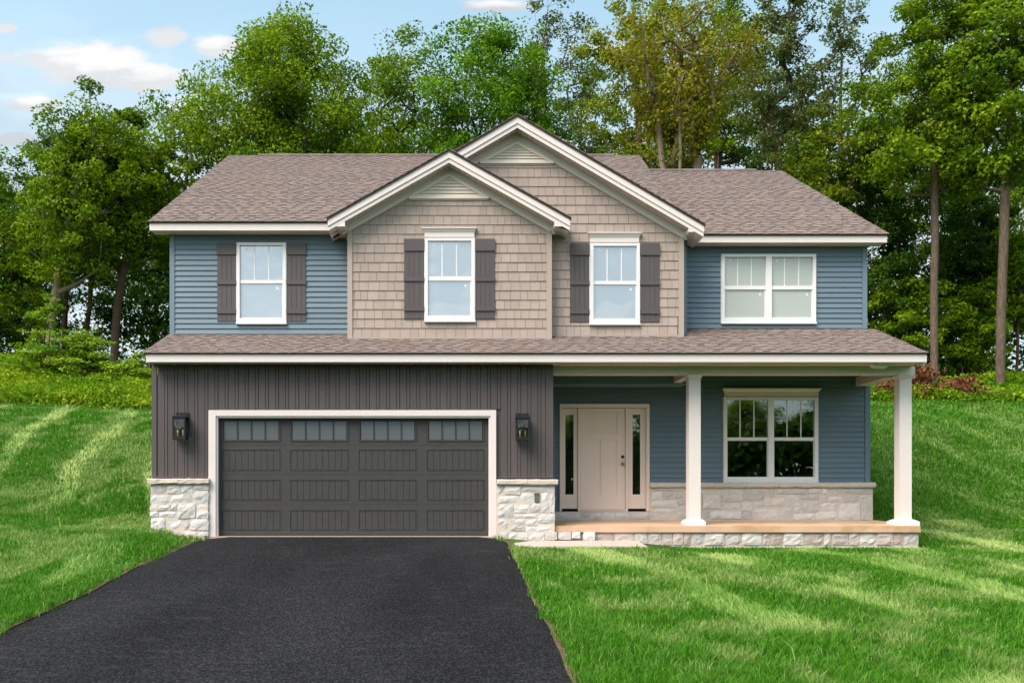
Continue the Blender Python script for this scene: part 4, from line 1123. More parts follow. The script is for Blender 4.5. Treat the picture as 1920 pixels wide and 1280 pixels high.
# ---- wall lanterns, soffit light, ladders
def lantern(cx, zc_top, label):
    t = tag(empty('wall_lantern', (cx, -0.012, zc_top)), label, 'lantern', 'lanterns either side of the garage door')
    def Q(n_, m_, mat): return m_.build(n_, mat, t)
    Q('back_plate', MB().box(-0.115, 0.115, -0.028, -0.001, -0.40, 0.0), 'black')
    Q('arm', MB().tube((0, -0.028, -0.06), (0, -0.14, -0.035), 0.014, 0.012).tube((0, -0.14, -0.035), (0, -0.15, -0.10), 0.012, 0.012), 'black')
    w, y0, y1, zt, zb = 0.115, -0.235, -0.045, -0.105, -0.465
    f = MB()
    e = 0.026
    for sx in (-1, 1):
        for (a, b) in ((y0, y0 + e), (y1 - e, y1)):
            f.box(sx * w if sx < 0 else w - e, -w + e if sx < 0 else w, a, b, zb, zt)
    f.box(-w - 0.004, w + 0.004, y0 - 0.004, y1 + 0.004, zb - 0.03, zb - 0.0005)
    f.box(-w + e, w - e, y0, y0 + e, zb, zb + 0.03).box(-w + e, w - e, y0, y0 + e, zt - 0.03, zt)
    f.box(-w, -w + e, y0 + e, y1 - e, zb, zb + 0.03).box(w - e, w, y0 + e, y1 - e, zb, zb + 0.03)
    Q('frame', f, 'black')
    Q('roof_plate', MB().box(-w - 0.012, w + 0.012, y0 - 0.012, y1 + 0.012, zt + 0.0005, zt + 0.02).frustum((-w, w, y0, y1), zt + 0.021, (-0.05, 0.05, (y0 + y1) / 2 - 0.05, (y0 + y1) / 2 + 0.05), zt + 0.05), 'black')
    for sx in (-1, 1):
        Q('socket', MB().tube((sx * 0.045, -0.14, zb), (sx * 0.045, -0.14, zb + 0.09), 0.014, 0.014, 10).tube((sx * 0.045, -0.14, zb + 0.09), (sx * 0.045, -0.14, zb + 0.15), 0.022, 0.017, 10), 'brass')
    Q('pane', MB().box(-w + e, w - e, y0 + 0.010, y0 + 0.013, zb + 0.03, zt - 0.03), 'lampglass')
lantern(wx(343, 0), wz(773.5, 0), 'black two-candle box lantern left of the garage door, beside the house corner')
lantern(wx(978.5, 0), wz(775, 0), 'black two-candle box lantern between the garage door and the porch')
t = tag(empty('soffit_light', (wx(1647, -0.05), -0.06, FS_B + 0.005)), 'small white floodlight fixed under the porch soffit near the corner post', 'light')
MB().frustum((-0.10, 0.13, -0.06, 0.06), -0.065, (-0.15, 0.16, -0.08, 0.08), -0.001).build('housing', 'window_white', t)
MB().box(-0.085, 0.115, -0.05, 0.05, -0.072, -0.066).build('lens', 'vent', t)
def ladder(loc, rz, h, label, lean):
    t = tag(empty('stepladder', loc, rz), label, 'ladder')
    for sx in (-1, 1):
        MB().tube((sx * 0.24, 0, 0), (sx * 0.15, lean, h), 0.022, 0.022, 6).build('rail', 'ladder', t)
        MB().tube((sx * 0.24, 2 * lean, 0), (sx * 0.15, lean + 0.03, h - 0.03), 0.018, 0.018, 6).build('rear_leg', 'ladder', t)
    for i in range(1, int(h / 0.3)):
        f = i * 0.3 / h; w_ = 0.24 - 0.09 * f
        MB().box(-w_, w_, lean * f - 0.03, lean * f + 0.05, i * 0.3 - 0.012, i * 0.3 + 0.012).build('step', 'ladder', t)
    MB().box(-0.17, 0.17, lean - 0.08, lean + 0.10, h, h + 0.03).build('top_cap', 'ladder', t)
ladder((wx(1428, 3.2), 3.2, zfl), 0.5, 0.95, 'low white stepladder inside, seen through the left half of the porch window', 0.22)
ladder((wx(1508, 3.6), 3.6, zfl), 1.2, 1.75, 'tall pale stepladder inside, seen through the right half of the porch window', 0.36)

# ------------------------------------------------------------------ vegetation
def vnoise(x, y, seed=0):
    """smooth value noise in 0..1"""
    xi, yi = np.floor(x).astype(int), np.floor(y).astype(int)
    fx, fy = x - xi, y - yi
    fx, fy = fx * fx * (3 - 2 * fx), fy * fy * (3 - 2 * fy)
    def h(a, b):
        n = (a * 374761393 + b * 668265263 + seed * 974634533) & 0x7fffffff
        n = ((n ^ (n >> 13)) * 1274126177) & 0x7fffffff
        return ((n ^ (n >> 16)) & 0xffff) / 65535.0
    return (h(xi, yi) * (1 - fx) + h(xi + 1, yi) * fx) * (1 - fy) + (h(xi, yi + 1) * (1 - fx) + h(xi + 1, yi + 1) * fx) * fy

def big_mesh(name, V, Fq, mat, parent=None, tone=None, tris=None, smooth=False):
    """mesh from numpy arrays: V (n,3), Fq (m,4) quads, tris (k,3)"""
    me = bpy.data.meshes.new(name)
    nq = 0 if Fq is None else len(Fq); ntr = 0 if tris is None else len(tris)
    me.vertices.add(len(V)); me.vertices.foreach_set('co', np.asarray(V, np.float32).ravel())
    idx = []
    if nq: idx.append(np.asarray(Fq, np.int32).ravel())
    if ntr: idx.append(np.asarray(tris, np.int32).ravel())
    idx = np.concatenate(idx)
    me.loops.add(len(idx)); me.loops.foreach_set('vertex_index', idx)
    me.polygons.add(nq + ntr)
    st = np.concatenate([np.arange(nq) * 4, nq * 4 + np.arange(ntr) * 3]).astype(np.int32)
    me.polygons.foreach_set('loop_start', st)
    if tone is not None:
        at = me.attributes.new('tone', 'FLOAT', 'FACE'); at.data.foreach_set('value', np.asarray(tone, np.float32))
    me.materials.append(M[mat])
    me.update(calc_edges=True)
    if smooth: me.shade_smooth()
    return link(bpy.data.objects.new(name, me), parent)

def leaf_quads(C, size, rg, up=0.6, outward=None, aspect=0.62):
    """rhombic leaves centred at C"""
    n = len(C)
    nr = rg.normal(size=(n, 3)); nr[:, 2] += up * 1.6
    if outward is not None: nr += outward * 0.7
    nr /= np.linalg.norm(nr, axis=1, keepdims=True)
    t = rg.normal(size=(n, 3)); t -= nr * (t * nr).sum(1, keepdims=True); t /= np.linalg.norm(t, axis=1, keepdims=True)
    b = np.cross(nr, t)
    L = (size * rg.uniform(0.65, 1.25, n))[:, None]
    Wd = L * aspect
    fold = nr * L * 0.10
    V = np.stack([C - t * L * 0.5, C + b * Wd * 0.5 + fold - t * L * 0.05, C + t * L * 0.55, C - b * Wd * 0.5 + fold - t * L * 0.05], 1).reshape(-1, 3)
    return V, np.arange(n * 4).reshape(n, 4)

def gen_tree(seed, Hh, cb, R, off, nclump, lpc, ls, tr, stems=1, prof='round', flat=0.62, sparse=0.0, wob=0.25, tone_c=0.5, tone_s=0.2, Ry=None, sky=0.5):
    """returns branch vertices/faces and leaf arrays of one tree standing at the origin"""
    rg = np.random.default_rng(seed)
    Ry = Ry or R * 0.85
    # crown clumps
    ph = rg.uniform(0, 6.28, 8); am = rg.uniform(0.06, 0.2, 4)
    C = []
    while len(C) < nclump:
        t = rg.uniform(0, 1)
        if prof == 'round': r = math.sin(math.pi * min(1, (t * 0.9 + 0.10)) ** 0.9) ** 0.65
        elif prof == 'vase': r = (0.25 + 0.9 * t) * (1 - max(0, t - 0.62) ** 2 * 4.6)
        elif prof == 'tall': r = (0.55 + 0.5 * math.sin(math.pi * t ** 0.8)) * (1 - max(0, t - 0.75) ** 2 * 9)
        else: r = (1 - t) ** 0.75 + 0.1
        a = rg.uniform(0, 6.283)
        lob = 1 + sum(am[k] * math.sin((k + 1) * a + ph[k] + t * (3 + 2 * k)) for k in range(4)) * 1.2
        rho = max(0.0, r) * lob * rg.uniform(0.0, 1) ** 0.5
        if rg.uniform() > max(r, 0.15): continue
        z = Hh * (cb + (1 - cb) * t)
        C.append((off[0] * min(1, t + 0.35) + R * rho * math.cos(a), off[1] + Ry * rho * math.sin(a), z + rg.normal(0, 0.15)))
    C = np.array(C)
    # skeleton
    nodes, par = [], []
    def addn(p, q): nodes.append(np.array(p, float)); par.append(q); return len(nodes) - 1
    stem_tops = []
    root = addn((0, 0, -0.3), -1)
    for s_ in range(stems):
        last = root
        ang = 6.283 * s_ / max(1, stems) + rg.uniform(-0.4, 0.4)
        spread = 0 if stems == 1 else R * rg.uniform(0.25, 0.6)
        hs = Hh * (0.86 if stems == 1 else rg.uniform(0.6, 0.85))
        K = 9
        wp = rg.normal(0, wob, (K + 1, 2)).cumsum(0) * 0.4
        for i in range(1, K + 1):
            f = i / K
            fo = max(0, (f - 0.15)) / 0.85
            last = addn((off[0] * fo ** 1.1 + spread * f ** 1.2 * math.cos(ang) + wp[i, 0] * f, off[1] * fo + spread * f ** 1.2 * math.sin(ang) * 0.8 + wp[i, 1] * f, hs * f), last)
    order = np.argsort(np.hypot(C[:, 0] - off[0], C[:, 1] - off[1]) + (C[:, 2] - Hh * cb) * 0.25)
    tips = []
    for ci in order:
        c = C[ci]
        P_ = np.array(nodes)
        dv = c - P_
        dist = np.linalg.norm(dv, axis=1)
        cost = dist + np.where(dv[:, 2] < 0.25 * dist, 2.5 * (0.25 * dist - dv[:, 2]), 0) + np.where(P_[:, 2] < Hh * cb * 0.75, 50, 0)
        j = int(np.argmin(cost))
        p = P_[j]; L_ = dist[j]
        n_ = 1 if L_ < 0.9 else 2 if L_ < 2.2 else 4
        last = j
        for i in range(1, n_ + 1):
            f = i / n_
            q = p + (c - p) * f
            q = q + np.array([0, 0, 0.10 * L_ * math.sin(math.pi * f) * -1]) + (rg.normal(0, 0.05 * L_, 3) if i < n_ else 0)
            last = addn(q, last)
        tips.append(last)
    n = len(nodes)
    acc = np.zeros(n)
    for t_ in tips: acc[t_] += 0.013 ** 2.3
    ch = np.zeros(n, int)
    for i in range(n - 1, 0, -1):
        if acc[i] == 0: acc[i] = 0.008 ** 2.3
        acc[par[i]] += acc[i]
    rad = acc ** (1 / 2.3)
    rad = 0.008 + (rad - rad.min()) * (tr - 0.008) / (rad[0] - rad.min())
    # the bole flares at the foot
    V, Fq = [], []
    for i in range(1, n):
        p, q = nodes[par[i]], nodes[i]
        r0, r1 = rad[par[i]], rad[i]
        if par[par[i]] >= 0 or par[i] == 0: r0 = min(r0, r1 * (1.25 if par[i] == 0 else 1.6))
        k = 9 if r1 > 0.08 else 5 if r1 > 0.03 else 3
        ax = q - p; l_ = np.linalg.norm(ax)
        if l_ < 1e-4: continue
        ax /= l_
        u = np.cross(ax, (0.3, 0.9, 0.2)); u /= np.linalg.norm(u); w = np.cross(ax, u)
        th = np.arange(k) * 6.283 / k
        ring = np.cos(th)[:, None] * u + np.sin(th)[:, None] * w
        b0 = len(V)
        V += list(p + ring * r0 - ax * r0 * 0.3) + list(q + ring * r1)
        Fq += [(b0 + a, b0 + (a + 1) % k, b0 + (a + 1) % k + k, b0 + a + k) for a in range(k)]
    # leaves
    rc = np.clip(R * 0.19, 0.35, 1.05) * rg.uniform(0.7, 1.3, len(C))
    cnt = np.maximum(6, (lpc * rg.uniform(0.45, 1.4, len(C)) * (1 - sparse * rg.uniform(0, 1, len(C)))).astype(int))
    ci = np.repeat(np.arange(len(C)), cnt)
    g = rg.normal(size=(len(ci), 3))
    g *= (np.minimum(1.6, np.linalg.norm(g, axis=1)) / np.linalg.norm(g, axis=1))[:, None]
    Lc = C[ci] + g * (rc[ci] * 0.62)[:, None] * np.array([1, 1, flat])
    ctr = np.array([off[0], off[1], Hh * (cb + 1) / 2])
    ow = Lc - ctr; ow /= np.linalg.norm(ow, axis=1, keepdims=True) + 1e-6
    LV, LF = leaf_quads(Lc, np.full(len(ci), ls), rg, sky, ow)
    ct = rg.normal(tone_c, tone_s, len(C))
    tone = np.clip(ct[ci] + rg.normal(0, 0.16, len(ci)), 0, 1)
    return np.array(V), np.array(Fq), LV, LF, tone

def tree(name, label, seed, px, Y, top, xl, xr, cby, nclump, lpc, leaf='leaf_mid', bark='bark', ls=0.155, tr=0.17, group='trees on the bank behind the house', **k):
    X = wx(px, Y); zg = float(H(X, Y)); Hh = wz(top, Y) - zg
    R = 1.13 * (xr - xl) / 2 * (Y + D) / F
    off = (wx((xl + xr) / 2, Y) - X, k.pop('offy', 0.0))
    cb = min(0.9, max(0.04, (wz(cby, Y) - zg) / Hh))
    nclump = int(nclump * 1.45); lpc = int(lpc * 0.97)
    BV, BF, LV, LF, tone = gen_tree(seed, Hh, cb, R, off, nclump, lpc, ls, tr, **k)
    t = tag(empty(name, (X, Y, zg)), label, k.get('cat', 'tree'), group)
    big_mesh('trunk', BV, BF, bark, t, smooth=True)
    big_mesh('crown', LV, LF, leaf, t, tone)
    return t

tree('broadleaf_tree', 'leaning broadleaf tree with a pale crooked trunk at the far left bank', 101, 92, 20.5, 172, 55, 285, 520, 150, 150, 'leaf_mid', 'bark_pale', tr=0.17, wob=0.35, tone_c=0.55)
tree('broadleaf_tree', 'straight dark-trunked tree nearest the left side of the house', 102, 214, 22.0, 215, 150, 335, 500, 120, 150, 'leaf_mid', tr=0.17)
tree('broadleaf_tree', 'dense dark tree cut off by the left picture edge', 103, -30, 23.0, 285, -130, 90, 640, 150, 150, 'leaf_mid', tone_c=0.4)
tree('broadleaf_tree', 'lower tree just above the left roof slope with a thin top', 104, 345, 25.0, 205, 280, 435, 520, 95, 130, 'leaf_mid', tone_c=0.55)
tree('maple_tree', 'big spreading maple with forked trunks above the left roof', 105, 605, 22.0, 38, 372, 690, 380, 260, 150, 'leaf_mid', 'bark', tr=0.24, stems=4, prof='round', tone_c=0.6)
tree('broadleaf_tree', 'airy tree with sky showing through, right of the spreading maple', 106, 765, 25.0, 58, 635, 885, 420, 140, 115, 'leaf_mid', tr=0.16, sparse=0.5, stems=2)
tree('broadleaf_tree', 'bright green tree behind the small front gable peak', 107, 885, 23.0, 44, 785, 1065, 420, 185, 140, 'leaf_bright', tr=0.18, stems=3, tone_c=0.5)
tree('tall_tree', 'tall thin-topped tree rising out of the frame above the big gable', 108, 1030, 29.0, -25, 945, 1105, 470, 105, 110, 'leaf_greygreen', 'bark_pale', tr=0.20, sparse=0.6, prof='tall')
tree('broadleaf_tree', 'yellow-green tree crowned high between the gable and the olive tree', 109, 1205, 25.0, -20, 1115, 1300, 430, 150, 130, 'leaf_yellow', tr=0.18, prof='tall')
tree('multistem_tree', 'olive and rust coloured tree with many pale fanning stems', 110, 1292, 19.0, 42, 1135, 1415, 300, 150, 85, 'leaf_olive', 'bark_pale', tr=0.30, stems=9, prof='vase', sparse=0.35, ls=0.15)
tree('broadleaf_tree', 'tall green tree topping out behind the olive tree', 111, 1350, 31.0, -30, 1265, 1450, 300, 110, 130, 'leaf_mid', tr=0.18)
tree('tall_tree', 'grey-green tree with a bare forked trunk above the right roof', 112, 1478, 23.0, -40, 1390, 1570, 300, 120, 115, 'leaf_greygreen', 'bark', tr=0.20, sparse=0.4, prof='tall', stems=2)
tree('tall_tree', 'slim grey-green tree with open branches right of the roof peak', 113, 1590, 27.0, 0, 1515, 1665, 430, 85, 110, 'leaf_greygreen', 'bark', tr=0.15, sparse=0.5, prof='tall')
tree('tall_tree', 'tall forked tree with a long bare trunk right of the porch corner', 114, 1752, 18.3, -40, 1640, 1865, 345, 190, 130, 'leaf_mid', 'bark_mid', tr=0.140, prof='tall', sparse=0.3, tone_c=0.55, stems=1)
tree('tall_tree', 'thick-trunked tree at the right edge leaning left', 115, 1876, 17.0, -60, 1790, 2010, 350, 190, 130, 'leaf_mid', 'bark_mid', tr=0.160, prof='tall', sparse=0.3)
tree('broadleaf_tree', 'dark rounded tree between the right roof and the long bare trunk', 116, 1645, 22.0, 230, 1545, 1740, 640, 130, 140, 'leaf_dark', tr=0.13, stems=2, tone_c=0.5)
tree('broadleaf_tree', 'dark low-branched tree between the two tall right trunks', 117, 1836, 23.0, 330, 1745, 1905, 640, 120, 140, 'leaf_dark', tr=0.16, tone_c=0.55)
tree('broadleaf_tree', 'mid green tree filling the right edge below the canopy', 118, 1945, 24.0, 300, 1870, 2060, 640, 90, 140, 'leaf_mid', tr=0.14)
tree('broadleaf_tree', 'yellowish young tree overhanging the right roof ridge', 119, 1535, 21.5, 215, 1455, 1625, 420, 75, 110, 'leaf_yellow', 'bark_pale', tr=0.09, tone_c=0.25)
tree('broadleaf_tree', 'dark tree low behind the right roof ridge', 120, 1430, 30.0, 190, 1340, 1530, 600, 110, 130, 'leaf_dark', tr=0.15, tone_c=0.6)
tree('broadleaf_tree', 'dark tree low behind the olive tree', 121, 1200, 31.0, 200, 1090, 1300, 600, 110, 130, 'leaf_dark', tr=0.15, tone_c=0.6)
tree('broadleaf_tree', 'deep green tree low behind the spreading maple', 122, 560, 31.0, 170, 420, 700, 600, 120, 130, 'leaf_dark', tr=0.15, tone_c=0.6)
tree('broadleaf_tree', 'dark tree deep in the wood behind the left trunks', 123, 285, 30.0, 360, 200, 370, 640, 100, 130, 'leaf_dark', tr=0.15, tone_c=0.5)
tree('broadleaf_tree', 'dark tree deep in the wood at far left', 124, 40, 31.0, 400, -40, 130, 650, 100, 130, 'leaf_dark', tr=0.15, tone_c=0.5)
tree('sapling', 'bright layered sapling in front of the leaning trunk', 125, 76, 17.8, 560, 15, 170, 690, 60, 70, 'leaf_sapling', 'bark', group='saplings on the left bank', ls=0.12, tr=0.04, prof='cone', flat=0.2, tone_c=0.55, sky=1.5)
tree('sapling', 'small yellow-green sapling between the two left trunks', 126, 166, 17.5, 620, 110, 205, 695, 40, 70, 'leaf_sapling', 'bark', group='saplings on the left bank', ls=0.12, tr=0.035, prof='cone', flat=0.25, tone_c=0.6, sky=1.5)
tree('sapling', 'knee-high leafy sprout beside the garage corner eave', 127, 245, 17.0, 672, 215, 278, 700, 16, 60, 'leaf_sapling', 'bark', group='saplings on the left bank', ls=0.13, tr=0.02, prof='cone', flat=0.3, tone_c=0.75, sky=1.5)
tree('broadleaf_tree', 'slender bare-trunked tree at the extreme right edge', 128, 1906, 21.0, 420, 1870, 1945, 600, 40, 110, 'leaf_mid', 'bark', tr=0.06)
tree('broadleaf_tree', 'slim dark tree between the leaning trunk and the straight trunk', 129, 158, 26.0, 330, 110, 215, 520, 50, 120, 'leaf_dark', 'bark', tr=0.11, tone_c=0.7)

tree('broadleaf_tree', 'green tree filling the gap between the forked tree and the slim grey-green tree', 130, 1690, 28.0, 120, 1590, 1790, 520, 130, 130, 'leaf_mid', 'bark', tr=0.13, tone_c=0.4)
tree('broadleaf_tree', 'deep green tree behind the two tall right trunks', 131, 1830, 29.0, 60, 1740, 1935, 560, 140, 130, 'leaf_dark', 'bark', tr=0.13, tone_c=0.8)
tree('broadleaf_tree', 'green understorey tree low between the right wall and the bare trunk', 132, 1690, 20.5, 520, 1630, 1760, 690, 60, 120, 'leaf_mid', 'bark', tr=0.05, tone_c=0.45)
tree('broadleaf_tree', 'low leafy tree spreading between the two right trunks', 133, 1815, 20.5, 540, 1760, 1880, 690, 55, 120, 'leaf_mid', 'bark', tr=0.05, tone_c=0.5)
tree('broadleaf_tree', 'green tree topping the wood behind the big gable', 134, 1110, 33.0, 110, 1030, 1180, 520, 90, 120, 'leaf_mid', 'bark', tr=0.13, tone_c=0.45)
tree('broadleaf_tree', 'dark tree filling the wood behind the leaning trunk', 135, 120, 28.0, 250, 20, 215, 480, 110, 120, 'leaf_dark', 'bark', tr=0.13, tone_c=0.75)

tree('broadleaf_tree', 'green tree closing the gap between the maple and the airy tree', 136, 705, 31.0, 92, 640, 790, 480, 80, 120, 'leaf_mid', 'bark', tr=0.13, tone_c=0.45)
tree('broadleaf_tree', 'green tree half hidden behind the left rake of the big gable', 137, 985, 31.0, 95, 905, 1060, 480, 80, 120, 'leaf_mid', 'bark', tr=0.13, tone_c=0.5)

# the wood beyond, one mass of leaves between the trunks
def wood_mass():
    rg = np.random.default_rng(77)
    C, T = [], []
    for i in range(1080):
        Y = rg.uniform(24, 44)
        px = rg.uniform(-150, 2080)
        X = wx(px, Y)
        lim = 470 if px > 1500 else 465 if px < 420 else 430
        if 120 < px < 175: lim = 600
        zt = wz(lim + rg.uniform(0, 60), Y); zg = float(H(X, Y))
        z = zg + (zt - zg) * rg.uniform(0, 1)
        C.append((X, Y, z)); T.append(rg.normal(0.5, 0.22))
    C = np.array(C); T = np.array(T)
    k = 76
    ci = np.repeat(np.arange(len(C)), k)
    P_ = C[ci] + rg.normal(size=(len(ci), 3)) * np.array([0.75, 0.75, 0.42])
    V, Fq = leaf_quads(P_, np.full(len(P_), 0.26), rg, 0.7)
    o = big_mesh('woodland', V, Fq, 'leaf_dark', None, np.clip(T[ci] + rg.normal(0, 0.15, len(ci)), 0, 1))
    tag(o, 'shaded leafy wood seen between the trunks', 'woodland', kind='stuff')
wood_mass()

# weeds on the bank above the mown grass
def weeds():
    rg = np.random.default_rng(5)
    P_, T, SZ = [], [], []
    n = 0
    for (p0, p1, y0, y1, cnt) in ((-60, 320, 12.9, 21.5, 2300), (1560, 2000, 13.6, 22, 1900)):
        Y = rg.uniform(y0, y1, cnt) ** 1.0; px = rg.uniform(p0, p1, cnt)
        X = wx(px, Y)
        if p0 > 1000: Y = np.where(Y < 14.3, Y + 0.6, Y)
        Y = Y + 1.0 * vnoise(X * 1.3, X * 0 + 1, 7) * (Y < y0 + 1.5)
        hgt = 0.22 + 0.60 * vnoise(X * 0.5, Y * 0.6, 3) * S((Y - y0) / 2.0)
        for i in range(cnt):
            k = 24
            h_ = hgt[i]
            q = rg.normal(size=(k, 3)) * np.array([0.24, 0.24, 0.16]) + np.array([X[i], Y[i], 0])
            q[:, 2] = H(q[:, 0], q[:, 1]) + np.abs(rg.uniform(0, 1, k)) * h_
            P_.append(q); T.append(np.full(k, -0.05 + 1.0 * vnoise(np.array([X[i] * 0.8]), np.array([Y[i] * 0.8]), 9)[0]))
    P_ = np.concatenate(P_); T = np.concatenate(T)
    V, Fq = leaf_quads(P_, np.full(len(P_), 0.16), rg, 0.5, aspect=0.45)
    o = big_mesh('undergrowth', V, Fq, 'leaf_weed', None, np.clip(T + rg.normal(0, 0.18, len(T)), 0, 1))
    tag(o, 'bright tangled weeds covering the top of the bank', 'undergrowth', kind='stuff')
weeds()

def brush(name, label, px, Y, wpx, hh, seed, n=1500):
    rg = np.random.default_rng(seed)
    X = wx(px, Y); zg = float(H(X, Y)); w = wpx * (Y + D) / F / 2
    t = tag(empty(name, (X, Y, zg)), label, 'brush pile', 'piles of cut brush at the right wood edge')
    C = rg.normal(size=(n, 3)) * np.array([w * 0.5, 0.5, 0.0])
    C[:, 2] = rg.uniform(0, 1, n) * hh * np.exp(-(C[:, 0] / w) ** 2 * 1.2)
    V, Fq = leaf_quads(C, np.full(n, 0.17), rg, 0.2, aspect=0.55)
    big_mesh('dead_leaves', V, Fq, 'leaf_red', t, np.clip(rg.normal(0.45, 0.25, n), 0, 1))
    tw = MB()
    for i in range(26):
        a = rg.normal(size=3) * np.array([w * 0.6, 0.4, 0]); a[2] = rg.uniform(0, hh * 0.5)
        b = a + rg.normal(size=3) * np.array([0.8, 0.4, 0.3]); b[2] = abs(b[2]) + 0.1
        tw.tube(a, b, 0.014, 0.006, 4)
    tw.build('twigs', 'bark', t)['kind'] = 'stuff'
brush('brush_pile', 'large heap of red-brown dead leaves behind the corner post', 1705, 15.6, 110, 1.15, 1, 1900)
brush('brush_pile', 'smaller maroon heap of dead brush right of the bare trunk', 1795, 15.4, 60, 0.75, 2, 900)
brush('brush_pile', 'low rusty heap of cut brush glimpsed left of the corner post', 1650, 15.2, 60, 0.6, 3, 800)

# trees across the road behind the viewer; the porch window mirrors them
src = [o for o in COL.objects if o.name.startswith(('maple_tree', 'broadleaf_tree.004'))]
k = 0
for (x, y, s_) in ((-24, -50, 1.0), (-15, -56, 1.15), (-7, -48, 1.0), (1, -52, 1.1), (9, -47, 0.95), (16, -54, 1.2), (23, -48, 1.0), (31, -53, 1.15), (39, -49, 1.05)):
    a = src[k % len(src)]; k += 1
    r = bpy.data.objects.new('roadside_tree', None); link(r)
    r.location = (x, y, -2.0); r.scale = (s_ * 0.95, s_ * 0.95, s_ * 0.66); r.rotation_euler = (0, 0, k * 1.7)
    tag(r, 'tree across the road, seen only mirrored in the porch window', 'tree', 'roadside trees mirrored in the porch window')
    for ch in list(a.children):
        c = ch.copy(); link(c, r)

def roadside_hedge():
    rg = np.random.default_rng(31)
    n = 42000
    X = rg.uniform(-45, 60, n); Y = -44 + rg.normal(0, 1.3, n)
    hh = 6.0 + 4.0 * vnoise(X * 0.22, X * 0 + 3, 5)
    C = np.stack([X, Y, -2.0 + hh * rg.uniform(0, 1, n) ** 0.8], 1)
    V, Fq = leaf_quads(C, np.full(n, 0.72), rg, 0.5)
    o = big_mesh('roadside_shrubbery', V, Fq, 'leaf_dark', None, np.clip(rg.normal(0.4, 0.2, n), 0, 1))
    tag(o, 'dark shrubbery across the road, mirrored in the porch window', 'shrubbery', kind='stuff')
roadside_hedge()

# the wood goes on past both sides of the picture
by_name = {o.name: o for o in COL.objects}
for i, (nm, x, y, s_, side) in enumerate((('broadleaf_tree', -23, 22, 1.0, 'left'), ('broadleaf_tree.001', -29, 25, 1.05, 'left'), ('maple_tree', -36, 23, 0.95, 'left'),
                                ('broadleaf_tree.004', 31, 22, 1.0, 'right'), ('tall_tree.003', 36, 19, 1.0, 'right'), ('maple_tree', 43, 24, 1.0, 'right'))):
    a = by_name[nm]
    r = bpy.data.objects.new('wood_edge_tree', None); link(r)
    r.location = (x, y, float(H(x, y))); r.scale = (s_,) * 3; r.rotation_euler = (0, 0, 2.1 + i * 1.3)
    tag(r, f'tree continuing the wood just past the {side} picture edge', 'tree', f'trees past the {side} picture edge')
    for ch in list(a.children):
        c = ch.copy(); link(c, r)

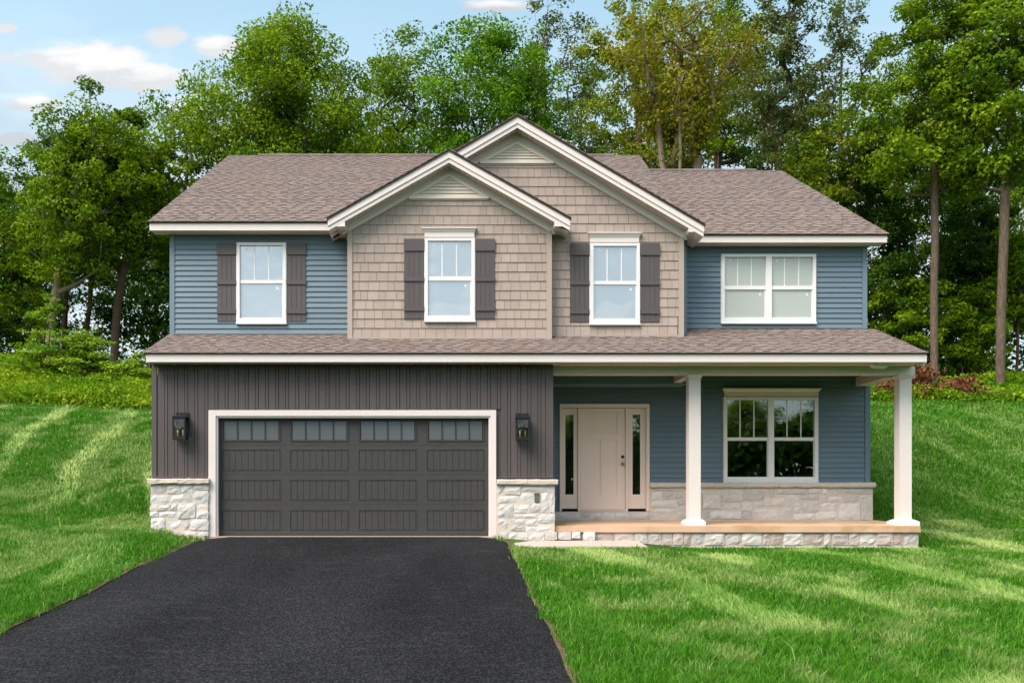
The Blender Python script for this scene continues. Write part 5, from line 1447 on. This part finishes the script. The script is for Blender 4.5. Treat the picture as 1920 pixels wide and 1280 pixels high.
# ------------------------------------------------------------------ grass
def grass():
    rg = np.random.default_rng(3)
    N = 620000
    d0, d1 = 6.6, 31.5
    u = rg.uniform(0, 1, N)
    e = 0.42
    d = (d0 ** e + (d1 ** e - d0 ** e) * u) ** (1 / e)
    px = np.where(rg.uniform(0, 1, N) < 0.91, rg.uniform(-40, 1960, N), np.where(rg.uniform(0, 1, N) < 0.5, rg.uniform(-330, -40, N), rg.uniform(1960, 2250, N)))
    Y = d - D; X = wx(px, Y)
    dl = DW_L + 0.28 * np.exp(-((Y + 0.1) / 0.55) ** 2) - 0.012 * np.maximum(0, -Y - 4) ** 1.5 + 0.02 * np.sin(Y * 2.3) + 0.01 * np.sin(Y * 5.1 + 1)
    dr = DW_R - 0.18 * np.exp(-((Y + 0.1) / 0.35) ** 2) + 0.009 * np.maximum(0, -Y - 1) + 0.014 * np.sin(Y * 1.9 + 2) + 0.006 * np.sin(Y * 6.3)
    jit = rg.normal(0, 0.03, N) + 0.05 * (vnoise(X * 4, Y * 4, 41) - 0.5) * 2
    keep = ~((X > dl + 0.03 + jit) & (X < dr - 0.03 + jit) & (Y < 0.1))
    keep &= ~((X > -5.46) & (X < 8.52) & (Y > -0.12))
    keep &= ~((X > 0.95) & (X < 4.02) & (Y > -0.86) & (Y < 0.2))
    keep &= ~((X > -4.95) & (X < -4.2) & (Y > -0.26) & (Y < 0.2))
    keep &= ~((Y > 13.4) & (X < 0)) & ~((Y > 14.6) & (X > 0))
    X, Y, d = X[keep], Y[keep], d[keep]
    n = len(X)
    Z = np.where((X > DW_L) & (X < -4.5) & (Y < 0), H(X, Y), H(X, Y))
    patch = vnoise(X * 1.1 + 5, Y * 0.9, 1) * 0.6 + vnoise(X * 3.1, Y * 2.6, 2) * 0.4
    tuft = vnoise(X * 7, Y * 7, 4)
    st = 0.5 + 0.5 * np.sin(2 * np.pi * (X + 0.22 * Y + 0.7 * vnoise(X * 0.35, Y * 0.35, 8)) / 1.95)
    st = S((st - np.where(Y > 0.5, 0.74, 0.60)) / 0.22) * S((vnoise(X * 0.9 + 2, Y * 0.5 + 7, 21) - np.where(Y > 0, 0.12, 0.28)) / 0.35) * np.where((X > 8.5) & (Y > 4), 0.35, 1.0)  # pale stripes held back on right bank, painting in its tree shade
    Ls = (0.052 + 0.060 * tuft + 0.040 * patch) * rg.uniform(0.6, 1.35, n) * np.clip(1.75 - d / 16, 0.95, 1.35) * np.where((X > 0.9) & (Y > -1.3) & (Y < 0.3), 0.6, 1.0)
    tall = rg.uniform(0, 1, n) < 0.004
    Ls = np.where(tall, Ls * 2.0, Ls)
    wd = 0.0044 * (np.maximum(d, 7) / 8) ** 1.0 * rg.uniform(0.7, 1.3, n)
    az = rg.uniform(0, 6.283, n)
    lean = rg.uniform(0.15, 0.8, n)
    # the mower bends whole stripes one way
    dx = np.cos(az) * lean - 0.10 * st; dy = np.sin(az) * lean + (0.75 * st - 0.15)
    ha = rg.uniform(0, 6.283, n)
    sx, sy = np.cos(ha) * wd, np.sin(ha) * wd
    base = np.stack([X, Y, Z - 0.006], 1)
    side = np.stack([sx, sy, np.zeros(n)], 1)
    mid = base + np.stack([dx * Ls * 0.32, dy * Ls * 0.32, Ls * 0.60], 1)
    tip = base + np.stack([dx * Ls * 0.95, dy * Ls * 0.95, Ls * (0.98 - 0.25 * lean)], 1)
    V = np.stack([base - side, base + side, mid + side * 0.8, mid - side * 0.8, tip], 1).reshape(-1, 3)
    b = np.arange(n) * 5
    Q = np.stack([b, b + 1, b + 2, b + 3], 1); T3 = np.stack([b + 3, b + 2, b + 4], 1)
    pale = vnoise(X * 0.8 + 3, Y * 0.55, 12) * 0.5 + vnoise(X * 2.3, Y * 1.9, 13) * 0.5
    tone = 0.06 + 0.62 * S((pale - 0.46) / 0.20) * 0.7 * np.where((X > 8.5) & (Y > 4), 0.4, 1.0) + np.where(Y > 0, 0.55, 0.42) * st * (0.4 + 0.6 * tuft) + rg.normal(0, 0.14, n) + 0.08 * patch  # mower-stripe sheen painted as paler blades; right bank toned darker for tree shade
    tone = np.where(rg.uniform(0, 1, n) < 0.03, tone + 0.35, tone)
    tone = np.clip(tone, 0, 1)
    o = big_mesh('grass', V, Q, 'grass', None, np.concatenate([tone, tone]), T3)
    tag(o, 'mown green grass blades of the lawn', 'grass', kind='stuff')
    print('GRASS', n)
grass()
def faraway_hills():
    vs, fs = [], []
    for i in range(60):
        a = -1.2 + 2.4 * i / 59
        R_ = 420
        h = 62 + 14 * math.sin(i * 0.35) + 8 * math.sin(i * 0.9 + 1)
        for (dr_, z) in ((0, -5), (60, h * 0.65), (130, h), (260, h * 0.4)):
            vs.append((math.sin(a) * (R_ + dr_), math.cos(a) * (R_ + dr_), z))
    for i in range(59):
        for j in range(3):
            p = i * 4 + j
            fs.append((p, p + 4, p + 5, p + 1))
    me = bpy.data.meshes.new('hills'); me.from_pydata(vs, [], fs); me.materials.append(M['hill']); me.shade_smooth()
    tag(link(bpy.data.objects.new('hills', me)), 'distant wooded ridge glimpsed through the left trees', kind='structure')
M['hill'] = pmat('wooded_ridge', (0.05, 0.11, 0.05), 0.95, 0.5, 0.08, spec=0.1)
faraway_hills()
